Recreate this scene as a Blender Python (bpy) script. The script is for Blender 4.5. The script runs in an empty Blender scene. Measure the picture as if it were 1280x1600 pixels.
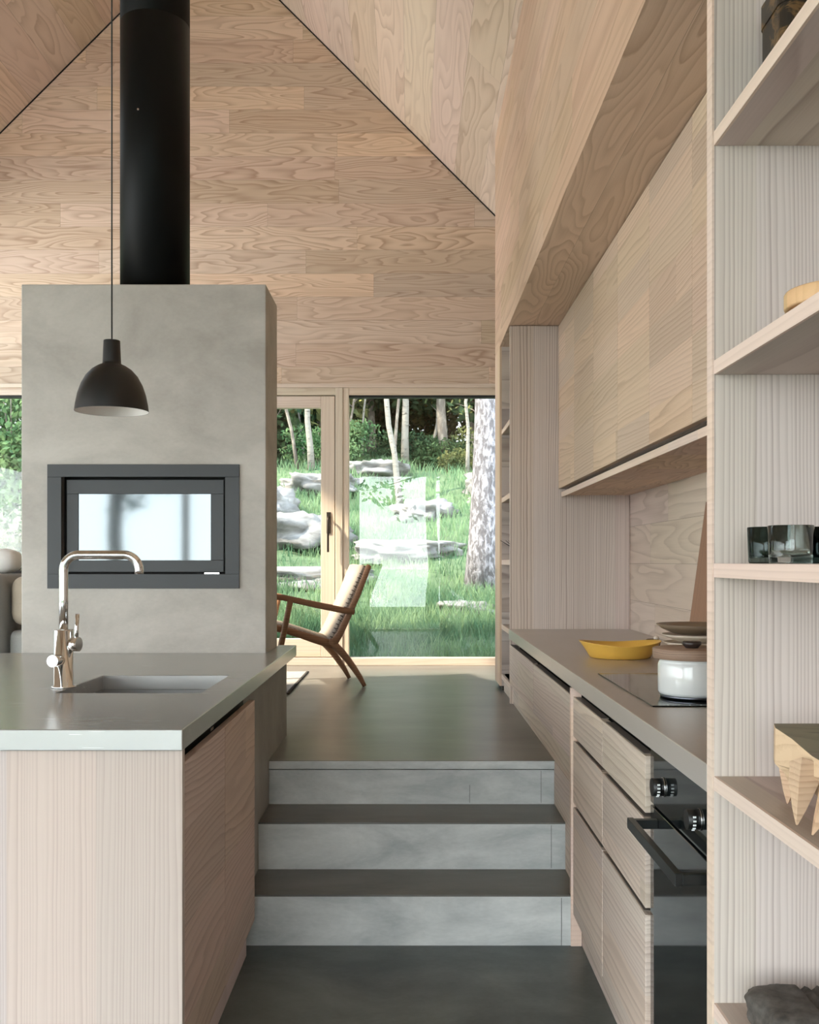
import bpy, bmesh, math, random
from mathutils import Vector, Matrix, noise as mnoise
random.seed(7)
S = bpy.context.scene
COL = S.collection

# ---------------------------------------------------------------- camera
cam_d = bpy.data.cameras.new('camera')
cam = bpy.data.objects.new('camera', cam_d)
COL.objects.link(cam)
cam.location = (0, 0, 1.292)
cam.rotation_euler = (math.radians(90), 0, 0)
cam_d.sensor_fit = 'VERTICAL'
cam_d.sensor_height = 36.0
cam_d.lens = 1566 / 1600 * 36.0
cam_d.shift_y = 77 / 1600
cam_d.clip_start = 0.02
cam_d.clip_end = 300
S.camera = cam

# ---------------------------------------------------------------- world, sun, exposure
SKY = 3.6
w = bpy.data.worlds.new('sky')
S.world = w
w.use_nodes = True
wn = w.node_tree
wn.nodes.clear()
o_ = wn.nodes.new('ShaderNodeOutputWorld')
bg = wn.nodes.new('ShaderNodeBackground')
tc = wn.nodes.new('ShaderNodeTexCoord')
sx = wn.nodes.new('ShaderNodeSeparateXYZ')
rp = wn.nodes.new('ShaderNodeValToRGB')
wn.links.new(tc.outputs['Generated'], sx.inputs[0])
wn.links.new(sx.outputs['Z'], rp.inputs[0])
rp.color_ramp.elements[0].position = 0.0
rp.color_ramp.elements[0].color = (0.955, 0.975, 1.0, 1)
rp.color_ramp.elements[1].position = 0.9
rp.color_ramp.elements[1].color = (0.62, 0.78, 1.0, 1)
e = rp.color_ramp.elements.new(0.25)
e.color = (0.88, 0.94, 1.0, 1)
wn.links.new(rp.outputs[0], bg.inputs[0])
mr_ = wn.nodes.new('ShaderNodeMapRange')        # glare over the lake side, duller over the wood
mr_.interpolation_type = 'SMOOTHSTEP'
wn.links.new(sx.outputs['Y'], mr_.inputs[0])
mr_.inputs[1].default_value = -.65
mr_.inputs[2].default_value = .65
mr_.inputs[3].default_value = SKY * 1.35
mr_.inputs[4].default_value = SKY * .20
wn.links.new(mr_.outputs[0], bg.inputs[1])
wn.links.new(bg.outputs[0], o_.inputs[0])

sun_d = bpy.data.lights.new('sun', 'SUN')
sun = bpy.data.objects.new('sun', sun_d)
COL.objects.link(sun)
sun_d.energy = 7.0
sun_d.angle = math.radians(2.0)
sun_d.color = (1.0, 0.86, 0.68)
sun.rotation_euler = Vector((1.0, 0.35, -0.95)).to_track_quat('-Z', 'Y').to_euler()
sun.location = (-20, 0, 12)

S.view_settings.view_transform = 'Standard'
S.view_settings.look = 'None'
S.view_settings.gamma = 1.0
S.view_settings.use_curve_mapping = False
S.view_settings.exposure = 1.17

# ---------------------------------------------------------------- node helpers
def mat(name):
    m = bpy.data.materials.new(name)
    m.use_nodes = True
    nt = m.node_tree
    nt.nodes.clear()
    out = nt.nodes.new('ShaderNodeOutputMaterial')
    return m, nt, out

class NB:
    def __init__(self, nt):
        self.nt = nt
    def link(self, a, b):
        self.nt.links.new(a, b)
    def put(self, sock, v):
        if isinstance(v, bpy.types.NodeSocket):
            self.link(v, sock)
        elif v is not None:
            sock.default_value = v
    def m(self, op, a, b=None, c=None, clamp=False):
        n = self.nt.nodes.new('ShaderNodeMath')
        n.operation = op
        n.use_clamp = clamp
        self.put(n.inputs[0], a)
        if b is not None: self.put(n.inputs[1], b)
        if c is not None: self.put(n.inputs[2], c)
        return n.outputs[0]
    def vec(self, x, y, z):
        n = self.nt.nodes.new('ShaderNodeCombineXYZ')
        self.put(n.inputs[0], x); self.put(n.inputs[1], y); self.put(n.inputs[2], z)
        return n.outputs[0]
    def sep(self, v):
        n = self.nt.nodes.new('ShaderNodeSeparateXYZ')
        self.link(v, n.inputs[0])
        return n.outputs
    def noise(self, v, scale=1, detail=2, rough=.5, dist=0):
        n = self.nt.nodes.new('ShaderNodeTexNoise')
        self.link(v, n.inputs['Vector'])
        n.inputs['Scale'].default_value = scale
        n.inputs['Detail'].default_value = detail
        n.inputs['Roughness'].default_value = rough
        n.inputs['Distortion'].default_value = dist
        return n.outputs[0]
    def white(self, v):
        n = self.nt.nodes.new('ShaderNodeTexWhiteNoise')
        n.noise_dimensions = '3D'
        self.link(v, n.inputs['Vector'])
        return n.outputs['Value'], n.outputs['Color']
    def mix(self, f, a, b, blend='MIX'):
        n = self.nt.nodes.new('ShaderNodeMix')
        n.data_type = 'RGBA'
        n.blend_type = blend
        self.put(n.inputs[0], f); self.put(n.inputs[6], a); self.put(n.inputs[7], b)
        return n.outputs[2]
    def coords(self):
        t = self.nt.nodes.new('ShaderNodeTexCoord')
        return t.outputs['Object']
    def rnd(self):
        return self.nt.nodes.new('ShaderNodeObjectInfo').outputs['Random']
    def bump(self, h, strength, dist=.002, normal=None):
        n = self.nt.nodes.new('ShaderNodeBump')
        n.inputs['Strength'].default_value = strength
        n.inputs['Distance'].default_value = dist
        self.put(n.inputs['Height'], h)
        if normal is not None: self.link(normal, n.inputs['Normal'])
        return n.outputs[0]
    def bsdf(self, out, color, rough=.5, metal=0, normal=None, **kw):
        n = self.nt.nodes.new('ShaderNodeBsdfPrincipled')
        self.put(n.inputs['Base Color'], color)
        self.put(n.inputs['Roughness'], rough)
        self.put(n.inputs['Metallic'], metal)
        for k, v in kw.items():
            self.put(n.inputs[k], v)
        if normal is not None: self.link(normal, n.inputs['Normal'])
        if out is not None: self.link(n.outputs[0], out.inputs[0])
        return n

def C(r, g, b):
    f = lambda c: ((c / 255) / 12.92 if c / 255 <= .04045 else ((c / 255 + .055) / 1.055) ** 2.4)
    return (f(r), f(g), f(b), 1)

def plain(name, color, rough=.5, metal=0, noise=0, nscale=20, **kw):
    m, nt, out = mat(name)
    b = NB(nt)
    col = color
    if noise:
        t = b.noise(b.coords(), nscale, 4, .6)
        t = b.m('MULTIPLY_ADD', b.m('SUBTRACT', t, .5), noise, 1.0)
        col = b.mix(1.0, color, b.vec(t, t, t), 'MULTIPLY')
    b.bsdf(out, col, rough, metal, **kw)
    return m

def wood(name, al, ac, light, dark, bw=.175, bl=1.6, K=0, A=7, su=.55, sv=4.0, contrast=.8, fiber=.35,
         gap=.0016, rough=.62, tone=.22, ribs=None, shift=0.0):
    """Oiled pine boards: grain runs along axis al, boards are laid side by side along axis ac."""
    m, nt, out = mat(name)
    b = NB(nt)
    co = b.coords()
    s = b.sep(co)
    ax = {'X': 0, 'Y': 1, 'Z': 2}
    dp = [a for a in 'XYZ' if a not in (al, ac)][0]
    u, v, ww = s[ax[al]], s[ax[ac]], s[ax[dp]]
    r0 = b.m('MULTIPLY', b.rnd(), 37.0)
    vb = b.m('DIVIDE', b.m('ADD', v, 20.0 + shift), bw)
    row = b.m('FLOOR', vb)
    rv, rc = b.white(b.vec(row, r0, 3.3))
    uu = b.m('ADD', b.m('DIVIDE', u, bl), b.m('MULTIPLY', rv, 7.31))
    coln = b.m('FLOOR', uu)
    _, seed = b.white(b.vec(row, coln, r0))
    sd = b.sep(seed)
    nv = b.vec(b.m('MULTIPLY_ADD', u, su, b.m('MULTIPLY', sd[0], 60)),
               b.m('MULTIPLY_ADD', v, sv, b.m('MULTIPLY', sd[1], 60)),
               b.m('MULTIPLY_ADD', ww, sv, b.m('MULTIPLY', sd[2], 60)))
    n1 = b.noise(nv, 1.0, 2.0, .4, .15)
    wob = b.noise(b.vec(b.m('MULTIPLY', u, 5.0), b.m('MULTIPLY', v, 22.0), b.m('MULTIPLY', ww, 22.0)), 1, 2, .5)
    f = b.m('MULTIPLY_ADD', n1, A, b.m('MULTIPLY', wob, .22 if K == 0 else .5))
    if K:
        f = b.m('MULTIPLY_ADD', v, b.m('MULTIPLY', b.m('MULTIPLY_ADD', sd[2], .9, .6), K), f)
        f = b.m('MULTIPLY_ADD', b.noise(b.vec(b.m('MULTIPLY', u, .25), b.m('MULTIPLY', v, 14.0), r0), 1, 1, .5), K * .05, f)
    fr = b.m('FRACT', f)
    rs, _ = b.white(b.vec(b.m('FLOOR', f), row, r0))
    up = b.m('POWER', fr, 2.0)
    mr = nt.nodes.new('ShaderNodeMapRange')
    mr.interpolation_type = 'SMOOTHSTEP'
    b.link(fr, mr.inputs[0])
    mr.inputs[1].default_value = .86; mr.inputs[2].default_value = 1.0
    mr.inputs[3].default_value = 1.0; mr.inputs[4].default_value = 0.0
    ring = b.m('MULTIPLY', b.m('MULTIPLY', up, mr.outputs[0]), b.m('MULTIPLY_ADD', rs, .8, .55))
    fib = b.noise(b.vec(b.m('MULTIPLY', u, 4.0), b.m('MULTIPLY', v, 230.0), b.m('MULTIPLY', ww, 230.0)), 1, 2, .6)
    t = b.m('MULTIPLY_ADD', ring, contrast, b.m('MULTIPLY', b.m('SUBTRACT', fib, .5), fiber))
    blot = b.noise(nv, .6, 1, .5)
    t = b.m('ADD', t, b.m('MULTIPLY', b.m('SUBTRACT', blot, .5), .3), clamp=True)
    colr = b.mix(t, light, dark)
    tn = b.m('MULTIPLY_ADD', b.m('SUBTRACT', sd[0], .5), tone, 1.0)
    tr = b.m('MULTIPLY', tn, b.m('MULTIPLY_ADD', b.m('SUBTRACT', sd[1], .5), .06, 1.0))
    tb = b.m('MULTIPLY', tn, b.m('MULTIPLY_ADD', b.m('SUBTRACT', sd[2], .5), .10, 1.0))
    colr = b.mix(1.0, colr, b.vec(tr, tn, tb), 'MULTIPLY')
    if gap:
        g1 = b.m('LESS_THAN', b.m('FRACT', vb), gap / bw)
        g2 = b.m('LESS_THAN', b.m('FRACT', uu), gap * .7 / bl)
        g = b.m('MULTIPLY', b.m('MAXIMUM', g1, g2), .62)
        colr = b.mix(g, colr, (0.05, 0.035, 0.025, 1))
    h = b.m('SUBTRACT', 1.0, b.m('MULTIPLY_ADD', fib, .5, b.m('MULTIPLY', ring, .6)))
    nrm = b.bump(h, .12, .001)
    if ribs:
        rv2 = s[ax[ribs[0]]]
        wv = b.m('ABSOLUTE', b.m('SUBTRACT', b.m('FRACT', b.m('DIVIDE', rv2, ribs[1])), .5))
        nrm = b.bump(wv, ribs[2], ribs[1] * .5, nrm)
    b.bsdf(out, colr, rough, 0, nrm, **{'Specular IOR Level': .3})
    return m

# ---------------------------------------------------------------- materials
W_L, W_D = C(211, 185, 163), C(164, 133, 110)
P_L, P_D = C(214, 195, 184), C(168, 143, 129)
G_L, G_D = C(204, 190, 180), C(146, 127, 117)
M = {}
M['wall'] = wood('pine_wall_boards', 'X', 'Z', W_L, W_D, bw=.175, bl=1.55, A=19, su=.95, sv=6.5, contrast=.78, tone=.24)
M['ceiling'] = wood('pine_ceiling_boards', 'Y', 'X', C(212, 189, 170), C(166, 139, 119), bw=.26, bl=2.4, A=14, su=.7, sv=4.6, contrast=.62, tone=.16)
M['soffit'] = wood('pine_soffit_boards', 'Y', 'X', W_L, W_D, bw=.33, bl=7, A=21, su=.75, sv=4.8, contrast=.66, tone=.14, gap=.001)
M['bulkhead'] = wood('pine_bulkhead_boards', 'Y', 'Z', C(208, 178, 154), C(162, 128, 104), bw=.19, bl=2.6, A=11, su=.45, sv=5, contrast=.5, tone=.16, gap=.0006)
M['splash'] = wood('pine_splashback', 'Y', 'Z', C(206, 188, 174), C(156, 134, 119), bw=.20, bl=1.4, A=13, su=.6, sv=5, contrast=.55, tone=.12)
M['pier'] = wood('pine_pier_boards', 'X', 'Z', G_L, G_D, bw=.175, bl=3, A=8, su=.8, sv=4, contrast=.8, tone=.2)
M['pier_edge'] = wood('pine_pier_edge', 'Z', 'Y', C(212, 186, 164), C(180, 152, 130), bw=.4, bl=4, A=4, contrast=.4, gap=0)
M['panel'] = wood('pine_upright_panel', 'Z', 'X', C(216, 202, 193), C(158, 139, 129), bw=.15, bl=60, K=80, A=5, su=.4, sv=2.4, contrast=.85, fiber=.3, tone=.12, gap=0)
M['shelfside'] = wood('pine_shelf_side', 'Z', 'X', C(213, 201, 194), C(160, 143, 136), bw=.115, bl=60, K=112, A=3, su=.35, sv=2.0, contrast=.85, fiber=.3, tone=.10, gap=0, shift=.07)
M['shelf'] = wood('pine_shelf_board', 'Y', 'X', C(194, 179, 167), C(146, 127, 115), bw=.2, bl=5, A=9, su=.8, sv=4, contrast=.75, tone=.1, gap=0)
M['edge'] = wood('pine_edge', 'Y', 'Z', C(222, 200, 184), C(194, 170, 154), bw=.2, bl=5, K=60, A=3, contrast=.4, tone=.06, gap=0)
M['front'] = wood('ribbed_pine_front', 'Y', 'Z', C(208, 191, 178), C(158, 136, 122), bw=.13, bl=3, K=55, A=9, su=.5, sv=4, contrast=.6, tone=.18, gap=0, ribs=('Z', .006, .35))
M['upper'] = wood('ribbed_pine_upper', 'Y', 'Z', C(204, 179, 157), C(158, 130, 108), bw=.14, bl=4, K=55, A=10, su=.55, sv=4, contrast=.6, tone=.22, gap=0, ribs=('Z', .006, .3))
M['island_side'] = wood('ribbed_pine_island', 'Y', 'Z', C(200, 178, 165), C(152, 127, 112), bw=.22, bl=3, K=40, A=14, su=.7, sv=3.4, contrast=.62, tone=.12, gap=0, ribs=('Z', .006, .35))
M['island_front'] = wood('pine_island_end', 'Z', 'X', C(199, 184, 177), C(164, 145, 138), bw=.2, bl=60, K=150, A=4, su=.3, sv=2, contrast=.55, fiber=.35, tone=.06, gap=0)
M['frame'] = wood('pine_window_frame', 'Z', 'X', C(218, 201, 184), C(192, 168, 148), bw=.3, bl=5, K=40, A=5, contrast=.45, tone=.05, gap=0)
M['frame_h'] = wood('pine_window_rail', 'X', 'Z', C(218, 201, 184), C(190, 164, 142), bw=.3, bl=5, K=30, A=6, contrast=.5, tone=.05, gap=0)
M['oak'] = wood('oak_chair', 'X', 'Z', C(152, 114, 86), C(104, 74, 54), bw=.5, bl=4, K=60, A=4, contrast=.6, rough=.45, tone=.05, gap=0)
M['walnut'] = wood('walnut', 'Z', 'Y', C(150, 112, 88), C(96, 68, 54), bw=.5, bl=4, K=70, A=3, contrast=.6, rough=.5, tone=.05, gap=0)
M['walnut_h'] = wood('walnut_lid', 'X', 'Z', C(150, 126, 106), C(102, 80, 66), bw=.5, bl=4, K=140, A=4, contrast=.7, rough=.5, tone=.05, gap=0)
M['block'] = wood('carved_pine', 'X', 'Z', C(206, 176, 148), C(150, 114, 88), bw=.8, bl=4, K=110, A=4, contrast=.5, rough=.6, tone=.04, gap=0)
M['palewood'] = wood('pale_turned_wood', 'X', 'Y', C(214, 178, 132), C(186, 146, 104), bw=.8, bl=4, K=40, A=3, contrast=.35, rough=.5, tone=.04, gap=0)

def concrete(name, c1, c2, rough, bump=.15, streak=(1, 1, 1), sc=2.2, spec=.5, spots=0, rvar=.06):
    m, nt, out = mat(name)
    b = NB(nt)
    co = b.coords()
    mp = nt.nodes.new('ShaderNodeMapping')
    mp.inputs['Scale'].default_value = streak
    b.link(co, mp.inputs[0])
    a = b.noise(mp.outputs[0], sc, 6, .62, .4)
    f = b.noise(mp.outputs[0], 60, 3, .6)
    mr = nt.nodes.new('ShaderNodeMapRange')
    b.link(a, mr.inputs[0])
    mr.inputs[1].default_value = .32; mr.inputs[2].default_value = .68
    t = b.m('MULTIPLY_ADD', b.m('SUBTRACT', f, .5), .35, mr.outputs[0], clamp=True)
    col = b.mix(t, c1, c2)
    if spots:
        sp = b.noise(co, 1.3, 5, .7, 1.2)
        mr2 = nt.nodes.new('ShaderNodeMapRange')
        b.link(sp, mr2.inputs[0])
        mr2.inputs[1].default_value = .60; mr2.inputs[2].default_value = .72
        mr2.inputs[4].default_value = spots
        col = b.mix(mr2.outputs[0], col, (0.72, 0.74, 0.74, 1))
    rg = b.m('MULTIPLY_ADD', b.noise(co, 1.5, 2, .5), rvar, rough - rvar / 2)
    b.bsdf(out, col, rg, 0, b.bump(f, bump, .002) if bump else None, **{'Specular IOR Level': spec})
    return m
M['plaster'] = concrete('trowelled_concrete', C(158, 153, 146), C(188, 183, 176), .75, .2, (1, 1, 1.4), 2.4, .3)
M['plinth'] = concrete('concrete_plinth', C(134, 131, 125), C(158, 154, 148), .7, .15, (1, 1, 1), 2.0, .3)
M['floor'] = concrete('polished_concrete_floor', C(92, 90, 87), C(116, 114, 110), .30, 0, (1, 2.2, 1), 1.6, .55)
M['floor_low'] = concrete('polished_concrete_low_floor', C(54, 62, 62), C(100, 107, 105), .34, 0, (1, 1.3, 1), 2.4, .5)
M['tread'] = concrete('polished_concrete_tread', C(80, 78, 74), C(106, 104, 98), .34, 0, (1, 3, 1), 2.2, .5)
M['rock'] = concrete('pale_granite', C(84, 82, 80), C(136, 134, 131), .9, 1.0, (1, 1, 3), 3.0, .2)
M['riser'] = concrete('cast_concrete_riser', C(160, 165, 165), C(212, 214, 212), .6, .15, (.8, 1, 2.0), 3.0, .35, .6)

def steel(name, color, rough, along):
    m, nt, out = mat(name)
    b = NB(nt)
    s = b.sep(b.coords())
    sc = {'X': (6, 420, 420), 'Y': (420, 6, 420)}[along]
    n = b.noise(b.vec(b.m('MULTIPLY', s[0], sc[0]), b.m('MULTIPLY', s[1], sc[1]), b.m('MULTIPLY', s[2], sc[2])), 1, 2, .6)
    n2 = b.noise(b.coords(), 3, 3, .6)
    rg = b.m('MULTIPLY_ADD', n, .08, b.m('MULTIPLY_ADD', n2, .08, rough - .08))
    b.bsdf(out, color, rg, .62 if along == 'X' else .35, b.bump(n, .05, .0005))
    return m
M['steel'] = steel('brushed_steel_island', C(180, 179, 177), .25, 'X')
M['steel_r'] = steel('brushed_steel_counter', C(190, 182, 175), .32, 'Y')
M['chrome'] = plain('polished_steel', C(222, 222, 222), .10, 1.0)
M['black'] = plain('black_lacquer', C(8, 9, 9), .42, 0)
M['blackpipe'] = plain('black_flue_metal', C(10, 11, 11), .5, 0, .2, 8, **{'Specular IOR Level': .15})
M['charcoal'] = plain('charcoal_firebox_metal', C(56, 58, 60), .5, .1, .08, 12)
M['dark'] = plain('dark_gap', C(18, 17, 16), .7)  # near-black: paints shade into gaps and carcasses; also gasket and liner
M['white_in'] = plain('white_enamel_shade_inside', C(232, 224, 218), .5)
M['enamel'] = plain('white_enamel', C(214, 215, 214), .16, 0, **{'Coat Weight': .4})
M['steelbase'] = plain('pot_base_steel', C(120, 124, 134), .3, 1.0)
M['cooktop'] = plain('black_ceramic_glass', C(16, 16, 15), .06)
M['ovenglass'] = plain('smoked_oven_glass', C(20, 24, 25), .05, 0, **{'Specular IOR Level': .9})
M['ovenmetal'] = plain('dark_oven_metal', C(24, 27, 27), .35, .2)
M['firemirror'] = plain('heat_reflecting_glass', C(96, 102, 105), .05, .85)
M['yellow'] = plain('yellow_glaze', C(218, 172, 78), .34, 0, .15, 9)
M['stoneware'] = plain('brown_stoneware', C(126, 108, 88), .35, 0, .3, 14)
M['palestone'] = plain('cream_stoneware', C(206, 192, 174), .4, 0, .2, 14)
M['whiteitem'] = plain('cream_ceramic', C(226, 214, 198), .5)
M['darkbowl'] = plain('dark_brown_ceramic', C(58, 44, 36), .4)
M['knob'] = plain('dark_stained_wood', C(54, 42, 38), .35)
M['fabric'] = plain('grey_wool', C(142, 140, 136), .9, 0, .35, 180)
M['fabric_b'] = plain('beige_linen', C(176, 162, 144), .9, 0, .2, 120)
M['fabric_w'] = plain('white_cotton', C(236, 232, 228), .9, 0, .08, 60)
M['fabric_d'] = plain('dark_upholstery', C(70, 66, 64), .9, 0, .2, 120)
M['basalt'] = plain('dark_grey_stone', C(80, 75, 70), .8, 0, 2.2, 55)
M['greywood'] = wood('weathered_top', 'X', 'Y', C(140, 130, 112), C(100, 92, 80), bw=.8, bl=4, A=10, su=3, sv=14, contrast=.7, tone=.02, gap=0)
M['pull'] = plain('stained_edge', C(112, 104, 98), .5)
M['socket'] = plain('grey_rubber', C(36, 36, 36), .6)
M['digit'] = plain('white_print', C(225, 228, 228), .5)

def tinmat():
    m, nt, out = mat('printed_tin')
    b = NB(nt)
    n = b.noise(b.coords(), 26, 3, .6, 1.6)
    mr = nt.nodes.new('ShaderNodeMapRange')
    b.link(n, mr.inputs[0]); mr.inputs[1].default_value = .54; mr.inputs[2].default_value = .64
    b.bsdf(out, b.mix(mr.outputs[0], C(40, 33, 24), C(112, 86, 52)), .4, .2)
    return m
M['tin'] = tinmat()

def glassmat(name, tint, f0):
    m, nt, out = mat(name)
    b = NB(nt)
    lw = nt.nodes.new('ShaderNodeLayerWeight')
    lw.inputs[0].default_value = .5
    fac = b.m('MULTIPLY_ADD', b.m('POWER', lw.outputs['Facing'], 5.0), 1 - f0, f0)
    tr = nt.nodes.new('ShaderNodeBsdfTransparent'); tr.inputs[0].default_value = tint
    gl = nt.nodes.new('ShaderNodeBsdfGlossy'); gl.inputs[1].default_value = .0
    mx = nt.nodes.new('ShaderNodeMixShader')
    b.link(fac, mx.inputs[0]); b.link(tr.outputs[0], mx.inputs[1]); b.link(gl.outputs[0], mx.inputs[2])
    b.link(mx.outputs[0], out.inputs[0])
    return m
M['pane'] = glassmat('window_glass', (0.96, 0.98, 0.968, 1), .042)

def glassware(name, tint, rough=0.0):
    m, nt, out = mat(name)
    b = NB(nt)
    g = nt.nodes.new('ShaderNodeBsdfGlass')
    g.inputs['Color'].default_value = tint
    g.inputs['IOR'].default_value = 1.48
    b.link(g.outputs[0], out.inputs[0])
    return m
M['smoke_glass'] = glassware('smoked_glass', (.50, .58, .57, 1))
M['clear_glass'] = glassware('clear_glass', (.93, .96, .95, 1))
M['dark_glass'] = glassware('dark_smoked_glass', (.22, .30, .30, 1))

def weave():
    m, nt, out = mat('woven_paper_cord')
    b = NB(nt)
    s = b.sep(b.coords())
    p = .016
    a = b.m('SINE', b.m('MULTIPLY', s[1], 2 * math.pi / p))
    c = b.m('SINE', b.m('MULTIPLY', b.m('ADD', s[2], b.m('MULTIPLY', s[0], .6)), 2 * math.pi / p))
    k = b.m('MULTIPLY', a, c)
    h = b.m('MULTIPLY_ADD', k, .5, .5)
    t = b.m('POWER', h, .7)
    col = b.mix(t, C(104, 90, 78), C(190, 178, 165))
    b.bsdf(out, col, .8, 0, b.bump(h, .6, .004))
    return m
M['weave'] = weave()

def rugmat():
    m, nt, out = mat('woven_grey_rug')
    b = NB(nt)
    s = b.sep(b.coords())
    n = b.noise(b.vec(b.m('MULTIPLY', s[0], 40), b.m('MULTIPLY', s[1], 110), 0.0), 1, 3, .7)
    col = b.mix(n, C(100, 96, 94), C(206, 200, 196))
    b.bsdf(out, col, .95, 0, b.bump(n, .5, .006))
    return m
M['rug'] = rugmat()

def leaf(name, c1, c2, trans=.35):
    m, nt, out = mat(name)
    b = NB(nt)
    n = b.noise(b.coords(), 1.7, 2, .6)
    mr = nt.nodes.new('ShaderNodeMapRange')
    b.link(n, mr.inputs[0]); mr.inputs[1].default_value = .35; mr.inputs[2].default_value = .65
    col = b.mix(mr.outputs[0], c1, c2)
    d = nt.nodes.new('ShaderNodeBsdfDiffuse'); b.link(col, d.inputs[0])
    t = nt.nodes.new('ShaderNodeBsdfTranslucent'); b.link(col, t.inputs[0])
    mx = nt.nodes.new('ShaderNodeMixShader'); mx.inputs[0].default_value = trans
    b.link(d.outputs[0], mx.inputs[1]); b.link(t.outputs[0], mx.inputs[2])
    b.link(mx.outputs[0], out.inputs[0])
    return m
M['leaf_dark'] = leaf('dark_leaves', C(40, 60, 46), C(84, 104, 70))
M['leaf_olive'] = leaf('olive_leaves', C(62, 74, 50), C(120, 118, 74))
M['leaf_bright'] = leaf('bright_leaves', C(58, 88, 60), C(112, 134, 92))
M['leaf_yellow'] = leaf('yellow_leaves', C(150, 150, 74), C(206, 186, 110))
M['leaf_grey'] = leaf('dry_shrub_leaves', C(104, 112, 94), C(150, 150, 130))
M['needles'] = leaf('pine_needles', C(44, 78, 70), C(80, 118, 98), .2)
M['grass'] = leaf('grass_blades', C(82, 112, 84), C(128, 150, 112), .35)
M['soil'] = plain('grassy_soil', C(74, 92, 62), .95, 0, .9, 3)

M['birch'] = None
def bark(name, c1, c2, sx, sz, lo=.45, hi=.62):
    m, nt, out = mat(name)
    b = NB(nt)
    s = b.sep(b.coords())
    n = b.noise(b.vec(b.m('MULTIPLY', s[0], sx), b.m('MULTIPLY', s[1], sx), b.m('MULTIPLY', s[2], sz)), 1, 4, .65, .5)
    mr = nt.nodes.new('ShaderNodeMapRange')
    b.link(n, mr.inputs[0]); mr.inputs[1].default_value = lo; mr.inputs[2].default_value = hi
    col = b.mix(mr.outputs[0], c1, c2)
    b.bsdf(out, col, .9, 0, b.bump(n, .8, .03))
    return m
M['birch'] = bark('birch_bark', C(116, 111, 102), C(62, 57, 50), 5, 16, .56, .66)
M['pinebark'] = bark('pine_bark', C(84, 80, 82), C(146, 142, 146), 26, 11)
M['greybark'] = bark('grey_bark', C(84, 76, 68), C(122, 113, 102), 10, 4)
M['water'] = plain('lake_water', C(150, 170, 184), .12, 0)

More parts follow.
